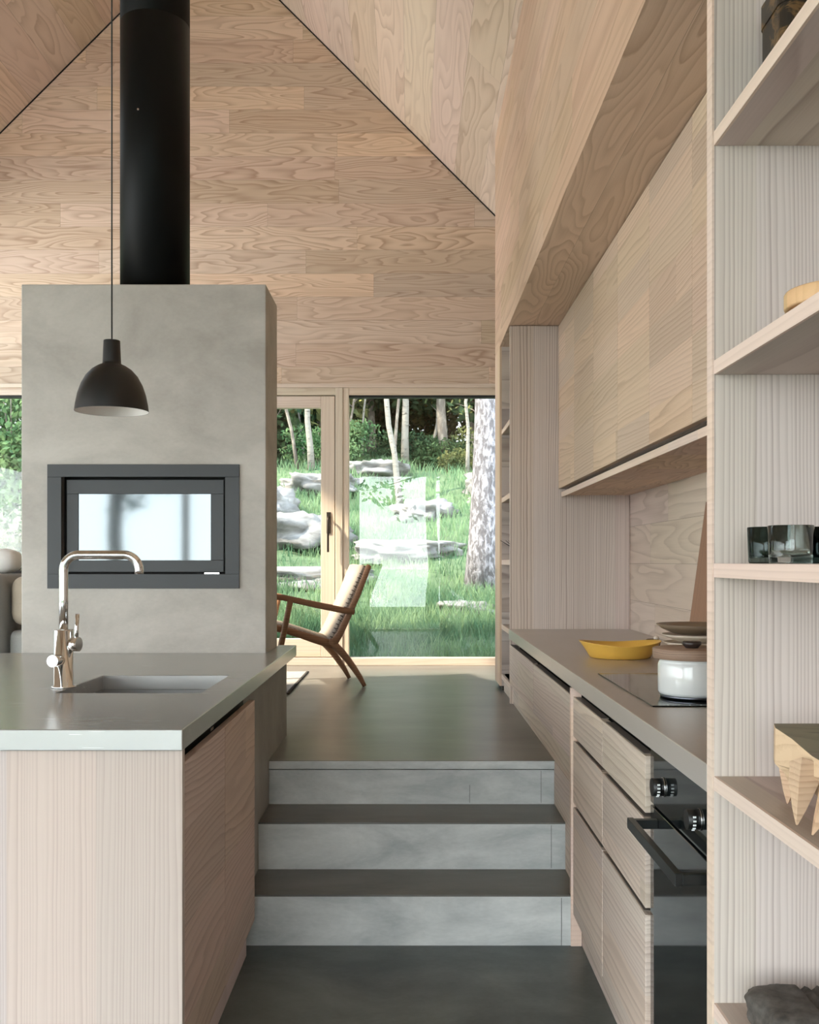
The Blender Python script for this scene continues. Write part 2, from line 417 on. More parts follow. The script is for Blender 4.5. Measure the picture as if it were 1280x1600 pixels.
# ---------------------------------------------------------------- mesh helpers
class MB:
    def __init__(self):
        self.bm = bmesh.new()
        self.mi = 0
        self.mats = []
    def use(self, m):
        if m not in self.mats: self.mats.append(m)
        self.mi = self.mats.index(m)
        return self
    def _f(self, vs, smooth=False):
        try:
            f = self.bm.faces.new(vs)
        except ValueError:
            return None
        f.material_index = self.mi
        f.smooth = smooth
        return f
    def box(self, x0, x1, y0, y1, z0, z1):
        v = [self.bm.verts.new(p) for p in ((x0, y0, z0), (x1, y0, z0), (x1, y1, z0), (x0, y1, z0), (x0, y0, z1), (x1, y0, z1), (x1, y1, z1), (x0, y1, z1))]
        for q in ((0, 3, 2, 1), (4, 5, 6, 7), (0, 1, 5, 4), (1, 2, 6, 5), (2, 3, 7, 6), (3, 0, 4, 7)):
            self._f([v[i] for i in q])
        return self
    def prism(self, pts, axis, a, b, smooth=False):
        """extrude a polygon: axis 'Y' takes (x,z) points, 'X' takes (y,z), 'Z' takes (x,y)"""
        def P(p, t):
            return {'Y': (p[0], t, p[1]), 'X': (t, p[0], p[1]), 'Z': (p[0], p[1], t)}[axis]
        A = [self.bm.verts.new(P(p, a)) for p in pts]
        B = [self.bm.verts.new(P(p, b)) for p in pts]
        self._f(A); self._f(list(reversed(B)))
        n = len(pts)
        for i in range(n):
            self._f([A[i], B[i], B[(i + 1) % n], A[(i + 1) % n]], smooth)
        return self
    def plate(self, xs, ys, skip, z0, z1):
        """slab on a grid of cells, some cells left open"""
        nx, ny = len(xs), len(ys)
        top = {}; bot = {}
        for i in range(nx):
            for j in range(ny):
                top[i, j] = self.bm.verts.new((xs[i], ys[j], z1)); bot[i, j] = self.bm.verts.new((xs[i], ys[j], z0))
        cells = {(i, j) for i in range(nx - 1) for j in range(ny - 1)} - set(skip)
        for (i, j) in cells:
            self._f([top[i, j], top[i + 1, j], top[i + 1, j + 1], top[i, j + 1]])
            self._f([bot[i, j + 1], bot[i + 1, j + 1], bot[i + 1, j], bot[i, j]])
            for (di, dj, a, b) in ((0, -1, (i, j), (i + 1, j)), (1, 0, (i + 1, j), (i + 1, j + 1)), (0, 1, (i + 1, j + 1), (i, j + 1)), (-1, 0, (i, j + 1), (i, j))):
                if (i + di, j + dj) not in cells:
                    self._f([bot[a], bot[b], top[b], top[a]])
        for v in list(self.bm.verts):
            if not v.link_faces: self.bm.verts.remove(v)
        return self
    def ring(self, c, r, ax1, ax2, n):
        return [self.bm.verts.new(c + ax1 * (r * math.cos(2 * math.pi * i / n)) + ax2 * (r * math.sin(2 * math.pi * i / n))) for i in range(n)]
    def tube(self, pts, rads, n=12, cap=True, flat=1.0, side=None, smooth=True):
        pts = [Vector(p) for p in pts]
        if not isinstance(rads, (list, tuple)): rads = [rads] * len(pts)
        up = None
        prev = None
        for i, p in enumerate(pts):
            t = (pts[min(i + 1, len(pts) - 1)] - pts[max(i - 1, 0)]).normalized()
            if up is None:
                ref = Vector(side) if side else (Vector((0, 0, 1)) if abs(t.z) < .9 else Vector((1, 0, 0)))
                up = ref
            a = (up - t * up.dot(t)).normalized()
            bvec = t.cross(a).normalized()
            up = a
            r = rads[i]
            ring = [self.bm.verts.new(p + a * (r * flat * math.cos(2 * math.pi * k / n)) + bvec * (r * math.sin(2 * math.pi * k / n))) for k in range(n)]
            if prev:
                for k in range(n):
                    self._f([prev[k], prev[(k + 1) % n], ring[(k + 1) % n], ring[k]], smooth)
            elif cap:
                self._f(list(reversed(ring)))
            prev = ring
        if cap: self._f(prev)
        return self
    def lathe(self, prof, c, n=40, sx=1, sy=1, zfun=None):
        """revolve (r, z) about the vertical through c=(x, y)"""
        prev = None
        for (r, z) in prof:
            if r < 1e-6:
                ring = [self.bm.verts.new((c[0], c[1], z))]
            else:
                ring = []
                for k in range(n):
                    a = 2 * math.pi * k / n
                    zz = z + (zfun(a, r, z) if zfun else 0)
                    ring.append(self.bm.verts.new((c[0] + r * sx * math.cos(a), c[1] + r * sy * math.sin(a), zz)))
            if prev:
                if len(prev) == 1 and len(ring) > 1:
                    for k in range(n): self._f([prev[0], ring[(k + 1) % n], ring[k]], True)
                elif len(ring) == 1 and len(prev) > 1:
                    for k in range(n): self._f([prev[k], prev[(k + 1) % n], ring[0]], True)
                elif len(ring) > 1:
                    for k in range(n): self._f([prev[k], prev[(k + 1) % n], ring[(k + 1) % n], ring[k]], True)
            prev = ring
        return self
    def quad(self, *p):
        self._f([self.bm.verts.new(q) for q in p])
        return self
    def soft(self, x0, x1, y0, y1, z0, z1, r=.04, seg=4):
        """a rounded, slightly puffed cushion block"""
        t = bmesh.new()
        bmesh.ops.create_cube(t, size=1)
        bmesh.ops.subdivide_edges(t, edges=t.edges[:], cuts=7, use_grid_fill=True)
        cx, cy, cz = (x0 + x1) / 2, (y0 + y1) / 2, (z0 + z1) / 2
        hx, hy, hz = (x1 - x0) / 2, (y1 - y0) / 2, (z1 - z0) / 2
        vm = {}
        for v in t.verts:
            q = Vector((v.co.x * 2 * hx, v.co.y * 2 * hy, v.co.z * 2 * hz))
            inn = Vector((max(-hx + r, min(hx - r, q.x)), max(-hy + r, min(hy - r, q.y)), max(-hz + r, min(hz - r, q.z))))
            d = q - inn
            if d.length > 1e-6: q = inn + d.normalized() * min(r, d.length)
            vm[v] = self.bm.verts.new((cx + q.x, cy + q.y, cz + q.z))
        for f in t.faces: self._f([vm[v] for v in f.verts], True)
        t.free()
        return self
    def build(self, name, m=None, parent=None, bevel=0, seg=2, origin=None, xf=None):
        bm = self.bm
        bmesh.ops.recalc_face_normals(bm, faces=bm.faces[:])
        if xf is not None: bmesh.ops.transform(bm, matrix=xf, verts=bm.verts[:])
        if parent is not None:
            o0 = wloc(parent)
        elif origin is not None:
            o0 = Vector(origin)
        else:
            xs = [v.co.x for v in bm.verts]; ys = [v.co.y for v in bm.verts]; zs = [v.co.z for v in bm.verts]
            o0 = Vector(((min(xs) + max(xs)) / 2, (min(ys) + max(ys)) / 2, min(zs)))
        bmesh.ops.translate(bm, vec=-o0, verts=bm.verts[:])
        me = bpy.data.meshes.new(name)
        bm.to_mesh(me)
        bm.free()
        o = bpy.data.objects.new(name, me)
        COL.objects.link(o)
        if parent is not None:
            o.parent = parent
        else:
            o.location = o0
        for k in (self.mats or [m]): me.materials.append(k)
        if bevel:
            md = o.modifiers.new('bevel', 'BEVEL')
            md.width = bevel; md.segments = seg; md.limit_method = 'ANGLE'; md.angle_limit = math.radians(40)
        return o

def wloc(o):
    v = Vector(o.location)
    p = o.parent
    while p:
        v = v + Vector(p.location); p = p.parent
    return v

def tag(o, label=None, cat=None, group=None, kind=None):
    if label: o['label'] = label
    if cat: o['category'] = cat
    if group: o['group'] = group
    if kind: o['kind'] = kind
    return o

def thing(name, loc, label, cat, group=None, kind=None):
    o = bpy.data.objects.new(name, None)
    o.empty_display_size = .1
    COL.objects.link(o)
    o.location = loc
    return tag(o, label, cat, group, kind)

def copy_tree(o, parent=None):
    c = o.copy()
    COL.objects.link(c)
    if parent is not None: c.parent = parent
    for ch in [x for x in bpy.data.objects if x.parent == o]:
        copy_tree(ch, c)
    return c

def struct(o):
    o['kind'] = 'structure'
    return o

# ================================================================ SETTING
LOW, UP, STEP = 0.0, 0.51, 0.17
KX, WR, WL, YB, YR = .545, 1.21, -4.7, 7.5, -3.0
RX, RZ = -1.52, 6.045
def roof(x): return RZ - abs(x - RX)
HEAD = 2.60

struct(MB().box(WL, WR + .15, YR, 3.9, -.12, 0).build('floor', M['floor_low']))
mb = MB().box(WL, WR + .15, 3.93, YB + .15, .478, UP)
struct(mb.build('floor.001', M['floor'], bevel=.003))
struct(MB().box(WL, -1.6, 3.93, 4.0, 0, .478).build('trim_1', M['riser']))

# ceilings: two slopes, boards along the depth
q2 = math.sqrt(2)
def slope(nm, sgn, mbx):
    o = mbx.build(nm, M['ceiling'], origin=(0, 0, 0))
    o.location = (RX, 0, RZ)
    o.rotation_euler = (0, math.radians(45 if sgn > 0 else 135), 0)
    if sgn < 0:
        for v in o.data.vertices: v.co.z = -v.co.z
        o.data.flip_normals()
    return struct(o)
slope('ceiling', 1, MB().box(0, (1.6 - RX) * q2, YR - .15, YB + .3, 0, .16))
SK0, SK1 = (-3.25 - RX) * -q2, (-4.40 - RX) * -q2
slope('ceiling.001', -1, MB().plate([0, SK0, SK1, (RX + 5.1) * q2], [YR - .15, 5.13, 6.80, YB + .3], {(1, 1)}, 0, .16))
r = thing('added_roof_window', (RX, 6.2, RZ), None, None, kind='structure')  # added roof window, out of view, to throw sun on the far end
o = MB().plate([SK0, SK0 + .05, SK1 - .05, SK1], [5.13, 5.18, 6.75, 6.80], {(1, 1)}, .06, .15).build('window_frame', M['frame'], origin=(0, 6.2, 0))
p_ = MB().box(SK0 + .05, SK1 - .05, 5.18, 6.75, .10, .11).build('pane', M['pane'], origin=(0, 6.2, 0))
for k in (o, p_):
    k.parent = r
    k.location = (0, 0, 0)
    k.rotation_euler = (0, math.radians(135), 0)
    for v in k.data.vertices: v.co.z = -v.co.z
    k.data.flip_normals()

# back gable wall above the glazing, with dark strips painting in the gap shadow along the slopes
g = [(WL, HEAD + .02), (WR + .15, HEAD + .02), (WR + .15, roof(WR + .15) - .002), (RX, RZ - .002), (WL, roof(WL) - .002)]
struct(MB().prism(g, 'Y', YB, YB + .15).build('wall_back', M['wall']))
for sx_, nm in ((1, 'gap_shade_right'), (-1, 'gap_shade_left')):
    xe = WR + .15 if sx_ > 0 else WL
    t = .011
    p = [(RX, RZ - .003), (xe, roof(xe) - .003), (xe, roof(xe) - .003 - t), (RX, RZ - .003 - t)]
    struct(MB().prism(p, 'Y', YB - .006, YB - .0005).build(nm, M['dark']))
struct(MB().box(WL, WR, YB - .012, YB + .12, HEAD - .008, HEAD + .02).build('trim_4', M['frame_h'], bevel=.002))

# unseen left wall; both its glazed openings are added to let daylight in
LZ = roof(WL)
struct(MB().box(WL - .15, WL, YR, -2.7, -.12, LZ).box(WL - .15, WL, 4.3, 4.9, -.12, LZ).box(WL - .15, WL, -2.7, 4.3, HEAD, LZ).box(WL - .15, WL, -2.7, 4.3, -.12, 0).box(WL - .15, WL, 7.3, YB + .15, -.12, LZ).box(WL - .15, WL, 4.9, 7.3, HEAD, LZ)
       .box(WL - .15, WL, 4.9, 7.3, -.12, UP).build('wall_left', M['bulkhead']))
r = thing('added_corner_window', (WL - .08, 6.1, UP), None, None, kind='structure')
MB().box(WL - .12, WL - .04, 4.9, 4.97, UP, HEAD).box(WL - .12, WL - .04, 7.23, 7.3, UP, HEAD).box(WL - .12, WL - .04, 4.97, 7.23, UP, UP + .06)\
    .box(WL - .12, WL - .04, 4.97, 7.23, HEAD - .06, HEAD).build('window_frame', M['frame'], r)
MB().box(WL - .085, WL - .075, 4.97, 7.23, UP + .06, HEAD - .06).build('pane', M['pane'], r)

r = thing('added_side_window', (WL - .08, .8, 0), None, None, kind='structure')  # added glazing, unseen, for side light on the kitchen fronts
fb = MB()
ys_ = (-2.7, -.39, 1.92, 4.23)
for y in ys_: fb.box(WL - .12, WL - .04, y, y + .07, 0, HEAD)
for y0, y1 in zip(ys_, ys_[1:]):
    fb.box(WL - .12, WL - .04, y0 + .07, y1, 0, .06).box(WL - .12, WL - .04, y0 + .07, y1, HEAD - .06, HEAD)
fb.build('window_frame', M['frame'], r)
for y0, y1 in zip(ys_, ys_[1:]):
    MB().box(WL - .085, WL - .075, y0 + .07, y1, .06, HEAD - .06).build('pane', M['pane'], r)

# rear gable behind the viewer: timber above a wide glazed front
g = [(WL, 2.9), (WR + .15, 2.9), (WR + .15, roof(WR + .15) - .002), (RX, RZ - .002), (WL, roof(WL) - .002)]
struct(MB().prism(g, 'Y', YR - .15, YR).box(.62, WR + .15, YR - .15, YR, -.12, 2.9).box(WL, -4.45, YR - .15, YR, -.12, 2.9).build('wall_rear', M['wall']))
r = thing('window_2', (-1.9, YR - .08, 0), None, None, kind='structure')
fb = MB()
for x in (-4.45, -2.55, -.98, .55): fb.box(x, x + .07, YR - .13, YR - .05, 0, 2.9)
for x0, x1 in ((-4.38, -2.55), (-2.48, -.98), (-.91, .55)):
    fb.box(x0, x1, YR - .13, YR - .05, 0, .07).box(x0, x1, YR - .13, YR - .05, 2.83, 2.9)
fb.build('window_frame', M['frame'], r)
for x0, x1 in ((-4.38, -2.55), (-2.48, -.98), (-.91, .55)):
    MB().box(x0, x1, YR - .095, YR - .085, .07, 2.83).build('pane', M['pane'], r)

# right wall of the kitchen, soffit and the boarded bulkhead over it
struct(MB().box(WR, WR + .15, YR, YB + .15, -.12, roof(WR + .15) - .002).build('wall_right', M['splash']))
struct(MB().box(KX + .05, WR, YR, 6.05, 2.587, 2.62).box(KX, KX + .05, YR, 6.05, 2.587, 2.588).build('ceiling.002', M['soffit']))
bk = [(KX, 2.588), (KX + .05, 2.588), (KX + .05, roof(KX + .05) - .002), (KX, roof(KX) - .002)]
struct(MB().prism(bk, 'Y', YR, 6.37).build('wall_kitchen', M['bulkhead']))
mb = MB().use(M['pier'])
mb.box(KX + .012, WR, 6.05, 6.36, UP + .03, 2.588)
mb.use(M['pier_edge']).box(KX, KX + .012, 6.05, 6.37, UP + .03, 2.588)
mb.use(M['dark']).box(KX + .02, WR, 6.06, 6.35, UP, UP + .03)
struct(mb.build('wall_end', None))

# back glazing: fixed window left, leaf door, fixed window right
F0, F1 = YB + .01, YB + .10
def gl(nm, x0, x1, fr=.045):
    r = thing(nm, ((x0 + x1) / 2, YB + .05, UP), None, None, kind='structure')
    m_ = MB().use(M['frame'])
    m_.box(x0, x0 + .09 if fr > .05 else x0 + fr, F0, F1, UP, HEAD - .008).box(x1 - fr, x1, F0, F1, UP, HEAD - .008)
    m_.use(M['frame_h']).box(x0 + fr, x1 - fr, F0, F1, UP, UP + .058).box(x0 + fr, x1 - fr, F0, F1, HEAD - .062, HEAD - .008)
    m_.build('window_frame', None, r, bevel=.003)
    MB().box(x0 + fr, x1 - fr, F0 + .035, F0 + .045, UP + .058, HEAD - .078).build('pane', M['pane'], r)
    MB().box(x0 + fr, x1 - fr, F0 + .015, F1 - .01, HEAD - .078, HEAD - .062).build('blind_rail', M['socket'], r)
    return r
gl('window_3', -4.5, -1.66)
gl('window_4', -.500, WR - .02, .045)
r = thing('door_1', (-1.1, YB + .05, UP), None, None, kind='structure')
m_ = MB().use(M['frame'])
m_.box(-1.66, -1.60, F0, F1, UP, HEAD - .008).box(-.555, -.500, F0 - .006, F1, UP, HEAD - .008)
m_.use(M['frame_h']).box(-1.60, -.555, F0, F1, HEAD - .062, HEAD - .008).box(-1.60, -.555, F0 + .005, F1, UP, UP + .058)
m_.build('door_frame', None, r, bevel=.003)
m_ = MB().use(M['frame'])
m_.box(-1.595, -1.49, F0 + .012, F1 - .01, UP + .064, HEAD - .068).box(-.665, -.562, F0 + .012, F1 - .01, UP + .064, HEAD - .068)
m_.use(M['frame_h']).box(-1.49, -.665, F0 + .012, F1 - .01, HEAD - .155, HEAD - .068).box(-1.49, -.665, F0 + .012, F1 - .01, UP + .064, UP + .20)
leafd = m_.build('door_leaf', None, r, bevel=.003)
MB().box(-1.49, -.665, F0 + .04, F0 + .05, UP + .20, HEAD - .155).build('pane', M['pane'], r)
MB().box(-.562, -.555, F0 + .03, F0 + .04, UP + .06, HEAD - .06).build('gasket', M['dark'], r)
h = MB().box(-.622, -.592, F0 + .006, F0 + .012, 1.50, 1.66)
h.tube([(-.607, F0 + .01, 1.62), (-.607, F0 - .035, 1.62), (-.607, F0 - .045, 1.60), (-.607, F0 - .045, 1.36)], .008, 10)
h.build('door_handle', plain('dark_bronze_handle', C(62, 54, 48), .4, .6), leafd)

# skirting boards along the raised kitchen run and toe kicks
struct(MB().box(.57, .60, 3.40, 6.05, UP, .612).build('baseboard_right', M['front']))
struct(MB().box(.5685, .60, 3.392, 3.96, -.01, UP - .001).build('baseboard_right.002', M['front']))
struct(MB().box(.58, .60, 1.84, 3.372, 0, .105).build('baseboard_right.001', M['front']))

# ================================================================ STEPS
st = thing('concrete_steps', (0, 3.65, 0), 'pale cast concrete steps with dark treads between the island and the drawers', 'steps')
for i, (y0, y1) in enumerate(((3.37, 3.652), (3.652, 3.93))):
    m_ = MB().use(M['riser'])
    m_.box(-.551, .568, y0, y1 if i == 0 else 3.93, 0 if i == 0 else .0, STEP * (i + 1) - .006)
    m_.use(M['tread']).box(-.551, .568, y0 + .001, y1 - .0005, STEP * (i + 1) - .006, STEP * (i + 1))
    m_.build('step', None, st)
m_ = MB().use(M['riser']).box(-.551, .568, 3.9305, 3.99, .0, .474).box(-.551, .568, 3.9270, 3.9297, .478, .5085)
m_.build('step', None, st)
jm = plain('concrete_joint', C(120, 122, 120), .8)
for x, zz0, zz1, yy in ((.51, .0, .16, 3.3685), (.515, .345, .47, 3.929), (.235, .345, .415, 3.929), (.516, .175, .33, 3.6505)):
    MB().box(x, x + .002, yy, yy + .002, zz0, zz1).build('joint', jm, st)

# ================================================================ FIREPLACE
fp = thing('fireplace', (-1.08, 4.24, 0), 'tall grey concrete fireplace with a charcoal framed firebox behind the sink', 'fireplace')
CX0, CX1, CY0, CY1, CZ = -1.577, -.583, 4.07, 4.41, 2.417
fx0, fx1, fz0, fz1 = -1.424, -.735, 1.23, 1.646
m_ = MB().plate([CX0, fx0, fx1, CX1], [.8725, fz0, fz1, CZ], {(1, 1)}, 0, CY1 - CY0)
m_.build('chimney_breast', M['plaster'], fp, bevel=.004, xf=Matrix(((1, 0, 0, 0), (0, 0, -1, CY1), (0, 1, 0, 0), (0, 0, 0, 1))))
MB().prism([(CX0, 3.29), (-.552, 3.29), (-.552, 4.50), (CX1 - .02, 4.50), (CX1 - .02, 4.409), (CX0, 4.409)], 'Z', 0, .8715).build('plinth', M['plinth'], fp)
ox0, ox1, oz0, oz1 = -1.469, -.690, 1.182, 1.685
ix0, ix1, iz0, iz1 = -1.412, -.747, 1.24, 1.634
m_ = MB()
yf0, yf1 = CY0 - .008, CY0
m_.box(ox0, ox1, yf0, yf1 - .0005, iz1, oz1).box(ox0, ox1, yf0, yf1 - .0005, oz0, iz0)
m_.box(ox0, ix0, yf0, yf1 - .0005, iz0, iz1).box(ix1, ox1, yf0, yf1 - .0005, iz0, iz1)
ff = m_.build('firebox_frame', M['charcoal'], fp, bevel=.001)
m_ = MB()
dx0, dx1, dz0, dz1 = -1.397, -.757, 1.248, 1.624
gx0, gx1, gz0, gz1 = -1.349, -.810, 1.296, 1.566
yd = CY0 + .012
m_.box(dx0, dx1, yd, yd + .03, gz1, dz1).box(dx0, dx1, yd, yd + .03, dz0, gz0).box(dx0, gx0, yd, yd + .03, gz0, gz1).box(gx1, dx1, yd, yd + .03, gz0, gz1)
fd = m_.build('firebox_door', M['charcoal'], fp, bevel=.0015)
MB().box(gx0, gx1, yd + .004, yd + .012, gz0, gz1).build('glass', M['firemirror'], fd)
MB().box(-1.115, -1.09, yd - .002, yd + .01, 1.240, 1.246).build('latch', M['chrome'], fd)
MB().box(-.835, -.775, yd - .002, yd + .01, 1.240, 1.246).build('hinge', M['chrome'], fd)
MB().box(fx0 + .001, fx1 - .001, yd + .05, yd + .06, fz0 + .001, fz1 - .001).build('firebox_liner', M['dark'], fp)

fl = thing('flue_pipe', (-1.076, 4.24, CZ), 'thick black flue pipe rising from the top of the concrete fireplace', 'flue pipe')
R_ = .1436
MB().lathe([(0, CZ + .001), (R_, CZ + .001), (R_, 3.55), (R_ - .001, 3.551), (R_ - .001, 3.553), (R_, 3.554), (R_, 5.44), (0, 5.44)], (-1.076, 4.24), 64).build('pipe', M['blackpipe'], fl)
MB().tube([(-1.11, 4.24 - R_ - .001, 3.14), (-1.11, 4.24 - R_ + .02, 3.14)], .004, 8).build('screw', M['chrome'], fl)

# ================================================================ ISLAND
isl = thing('island_cabinet', (-1.1, 2.7, 0), 'pale pine kitchen island cabinet under the steel sink worktop', 'kitchen island')
MB().box(-1.74, -.545, 2.262, 3.285, .10, .70).box(-.574, -.545, 2.262, 3.285, .70, .864).box(-1.74, -1.04, 2.262, 3.285, .70, .864).build('carcass', M['dark'], isl)  # dark colour paints the shade behind the door gap
MB().box(-1.76, -.507, 2.238, 2.262, .0, .872).build('end_panel', M['island_front'], isl, bevel=.0015)
for y0, y1 in ((2.265, 2.754), (2.758, 3.282)):
    d = MB().box(-.527, -.507, y0, y1, .118, .838).build('door', M['island_side'], isl, bevel=.0015)
MB().box(-.545, -.535, 2.262, 3.285, .0, .105).build('toe_panel', M['island_front'], isl)
MB().box(-.548, -.528, 2.66, 2.70, .84, .848).build('latch', M['chrome'], isl)

wt = thing('island_worktop', (-1.1, 3.2, .873), 'brushed steel island worktop with a welded sink below the tap', 'worktop')
sx0, sx1, sy0, sy1 = -1.0, -.590, 2.83, 3.27
m_ = MB().plate([-1.9, sx0, sx1, -.5815, -.502], [2.215, sy0, sy1, 4.068, 4.45], {(1, 1), (0, 3), (1, 3), (2, 3)}, .873, .92)
m_.build('steel_top', M['steel'], wt, bevel=.002)
t = .004
m_ = MB()
m_.box(sx0 - t - .006, sx0 - .006, sy0 - .01, sy1 + .01, .72, .872).box(sx1 + .006, sx1 + .006 + t, sy0 - .01, sy1 + .01, .72, .872)
m_.box(sx0 - .01, sx1 + .01, sy0 - t - .006, sy0 - .006, .72, .872).box(sx0 - .01, sx1 + .01, sy1 + .006, sy1 + .006 + t, .72, .872)
m_.box(sx0 - .01, sx1 + .01, sy0 - .01, sy1 + .01, .716, .72)
m_.build('sink_bowl', M['steel'], wt)

tap = thing('kitchen_tap', (-1.02, 2.955, .92), 'polished steel swan neck kitchen tap standing beside the island sink', 'tap')
tx, ty = -1.02, 2.955
MB().lathe([(0, .9205), (.036, .9205), (.036, .925), (.028, .927), (.028, 1.088), (.0265, 1.091), (0, 1.091)], (tx, ty), 32).build('body', M['chrome'], tap)
sp = []
zt, xr, rb = 1.311, -.797, .045
sp += [(tx, ty, 1.09), (tx, ty, 1.18), (tx, ty, zt - rb)]
for k in range(1, 9):
    a = math.pi / 2 * k / 8
    sp.append((tx + rb - rb * math.cos(a), ty, zt - rb + rb * math.sin(a)))
for k in range(0, 9):
    a = math.pi / 2 * k / 8
    sp.append((xr - rb + rb * math.sin(a), ty, zt - rb + rb * math.cos(a)))
sp.append((xr, ty, 1.254))
MB().tube(sp, .0132, 20).build('spout', M['chrome'], tap)
lv = MB().tube([(tx + .02, ty - .002, 1.048), (tx + .048, ty - .008, 1.048)], .021, 20).build('lever_hub', M['chrome'], tap)
MB().tube([(tx + .038, ty - .006, 1.05), (tx + .040, ty - .006, 1.09), (tx + .043, ty - .006, 1.137)], [.007, .0065, .0062], 12).build('lever', M['chrome'], lv)
MB().tube([(tx - .002, ty - .01, 1.002), (tx - .010, ty - .066, 1.004)], .017, 20).build('filter_knob', M['chrome'], tap)

# ================================================================ PENDANT
pl = thing('pendant_lamp', (-.915, 3.08, 1.75), 'black bell shaped pendant lamp hanging over the island sink', 'lamp')
px, py, z0 = -.915, 3.08, 1.752
outp = [(.0245, z0 + .218), (.0250, z0 + .216), (.0275, z0 + .152), (.0285, z0 + .146), (.042, z0 + .140), (.060, z0 + .128), (.078, z0 + .108), (.092, z0 + .082), (.102, z0 + .052), (.108, z0 + .022), (.1108, z0)]
MB().lathe([(0, z0 + .2185)] + outp, (px, py), 56).build('lamp_shade', M['black'], pl)
MB().lathe([(.1100, z0 + .0005), (.106, z0 + .022), (.100, z0 + .05), (.09, z0 + .08), (.076, z0 + .104), (.058, z0 + .124), (.04, z0 + .135), (0, z0 + .138)], (px, py), 56).build('shade_lining', M['white_in'], pl)
ztop = roof(px) - .01
MB().tube([(px, py, z0 + .217), (px, py, ztop)], .0024, 8).build('cord', M['black'], pl)
MB().lathe([(0, z0 + .136), (.03, z0 + .134), (.032, z0 + .10), (.025, z0 + .075), (0, z0 + .066)], (px, py), 20).build('bulb', M['white_in'], pl)

# ================================================================ RIGHT BASE UNITS
CT = .92
wk = thing('kitchen_worktop', (.88, 3.67, .868), 'long brushed steel worktop under the wall cabinets on the right', 'worktop')
MB().box(KX, WR - .002, 1.838, 5.498, .868, CT).build('steel_top', M['steel_r'], wk, bevel=.002)

def drawer_front(par, x0, x1, y0, y1, z0, z1):
    d = MB().box(x0, x1, y0, y1, z0, z1).build('drawer', M['front'], par, bevel=.0015)
    MB().box(x0 + .004, x1 + .004, y0 + .03, y1 - .03, z1 - .0002, z1 + .0015).build('finger_pull', M['pull'], d)
    return d
FX = KX + .004
names = ['three drawer pine cabinet between the oven and its twin', 'three drawer pine cabinet beside the steps at the floor change']
proto = None
for i, (y0, y1) in enumerate(((2.332, 2.852), (2.856, 3.362))):
    c = thing('drawer_cabinet', (.87, (y0 + y1) / 2, 0), names[i], 'drawer cabinet', 'three drawer cabinets by the oven')
    MB().box(FX + .034, WR - .004, y0, y1, .106, .866).build('carcass', M['dark'], c)
    for z0, z1 in ((.706, .838), (.484, .690), (.108, .468)):
        drawer_front(c, FX, FX + .022, y0 + .0015, y1 - .0015, z0, z1)
struct(MB().box(KX - .003, .578, 3.364, 3.388, 0, .866).build('trim_5', M['edge']))
names = ['low wide pine drawer cabinet on the raised floor, nearer the steps', 'low wide pine drawer cabinet on the raised floor against the upright panel']
for i, (y0, y1) in enumerate(((3.392, 4.444), (4.448, 5.492))):
    c = thing('low_drawer_cabinet', (.87, (y0 + y1) / 2, UP), names[i], 'drawer cabinet', 'low drawer cabinets on the raised floor')
    MB().box(FX + .056, WR - .004, y0, y1, .614, .866).build('carcass', M['dark'], c)
    drawer_front(c, FX, FX + .022, y0 + .0015, y1 - .0015, .620, .836)

# oven
ov = thing('oven', (.86, 2.08, .1), 'black glass built-in oven with a square bar handle below the worktop', 'oven')
OX = KX + .014
MB().box(OX + .02, WR - .01, 1.845, 2.324, .108, .862).build('oven_body', M['ovenmetal'], ov)
MB().box(OX, OX + .019, 1.842, 2.325, .735, .862).build('control_panel', M['ovenglass'], ov, bevel=.0015)
odoor = MB().box(OX, OX + .019, 1.842, 2.325, .108, .728).build('oven_door', M['ovenglass'], ov, bevel=.0015)
hx0, hx1 = OX - .066, OX - .052
m_ = MB().box(hx0, hx1, 1.86, 2.27, .688, .712).box(hx1, OX, 2.252, 2.27, .690, .710).box(hx1, OX, 1.86, 1.878, .690, .710)
m_.build('handle', M['ovenmetal'], odoor, bevel=.001)
for y in (2.205, 1.93):
    k = MB().tube([(OX - .001, y, .795), (OX - .026, y, .795)], .0195, 28).build('knob', M['black'], ov)
    MB().tube([(OX - .0005, y, .795), (OX - .0025, y, .795)], .0212, 28).build('ring', M['chrome'], k)
    m_ = MB()
    for a in (-1.15, -.75, -.35, .05, .45):
        zc, yc = .795 + .0198 * math.sin(a), y - .0198 * math.cos(a)
        m_.box(OX - .018, OX - .012, yc - .0006, yc + .0006, zc - .0016, zc + .0016)
    m_.build('marking', M['digit'], k)

# cooktop
ck = thing('cooktop', (.88, 2.93, CT), 'black glass induction cooktop set flush in the steel worktop', 'cooktop')
MB().box(.62, 1.14, 2.555, 3.30, CT + .0003, CT + .004).build('glass_plate', M['cooktop'], ck, bevel=.001)
m_ = MB()
for i in range(16):
    m_.box(.66 + i * .028, .664 + i * .028, 2.562, 2.566, CT + .0038, CT + .0044)
tag(m_.build('marking', M['digit'], ck), kind='stuff')

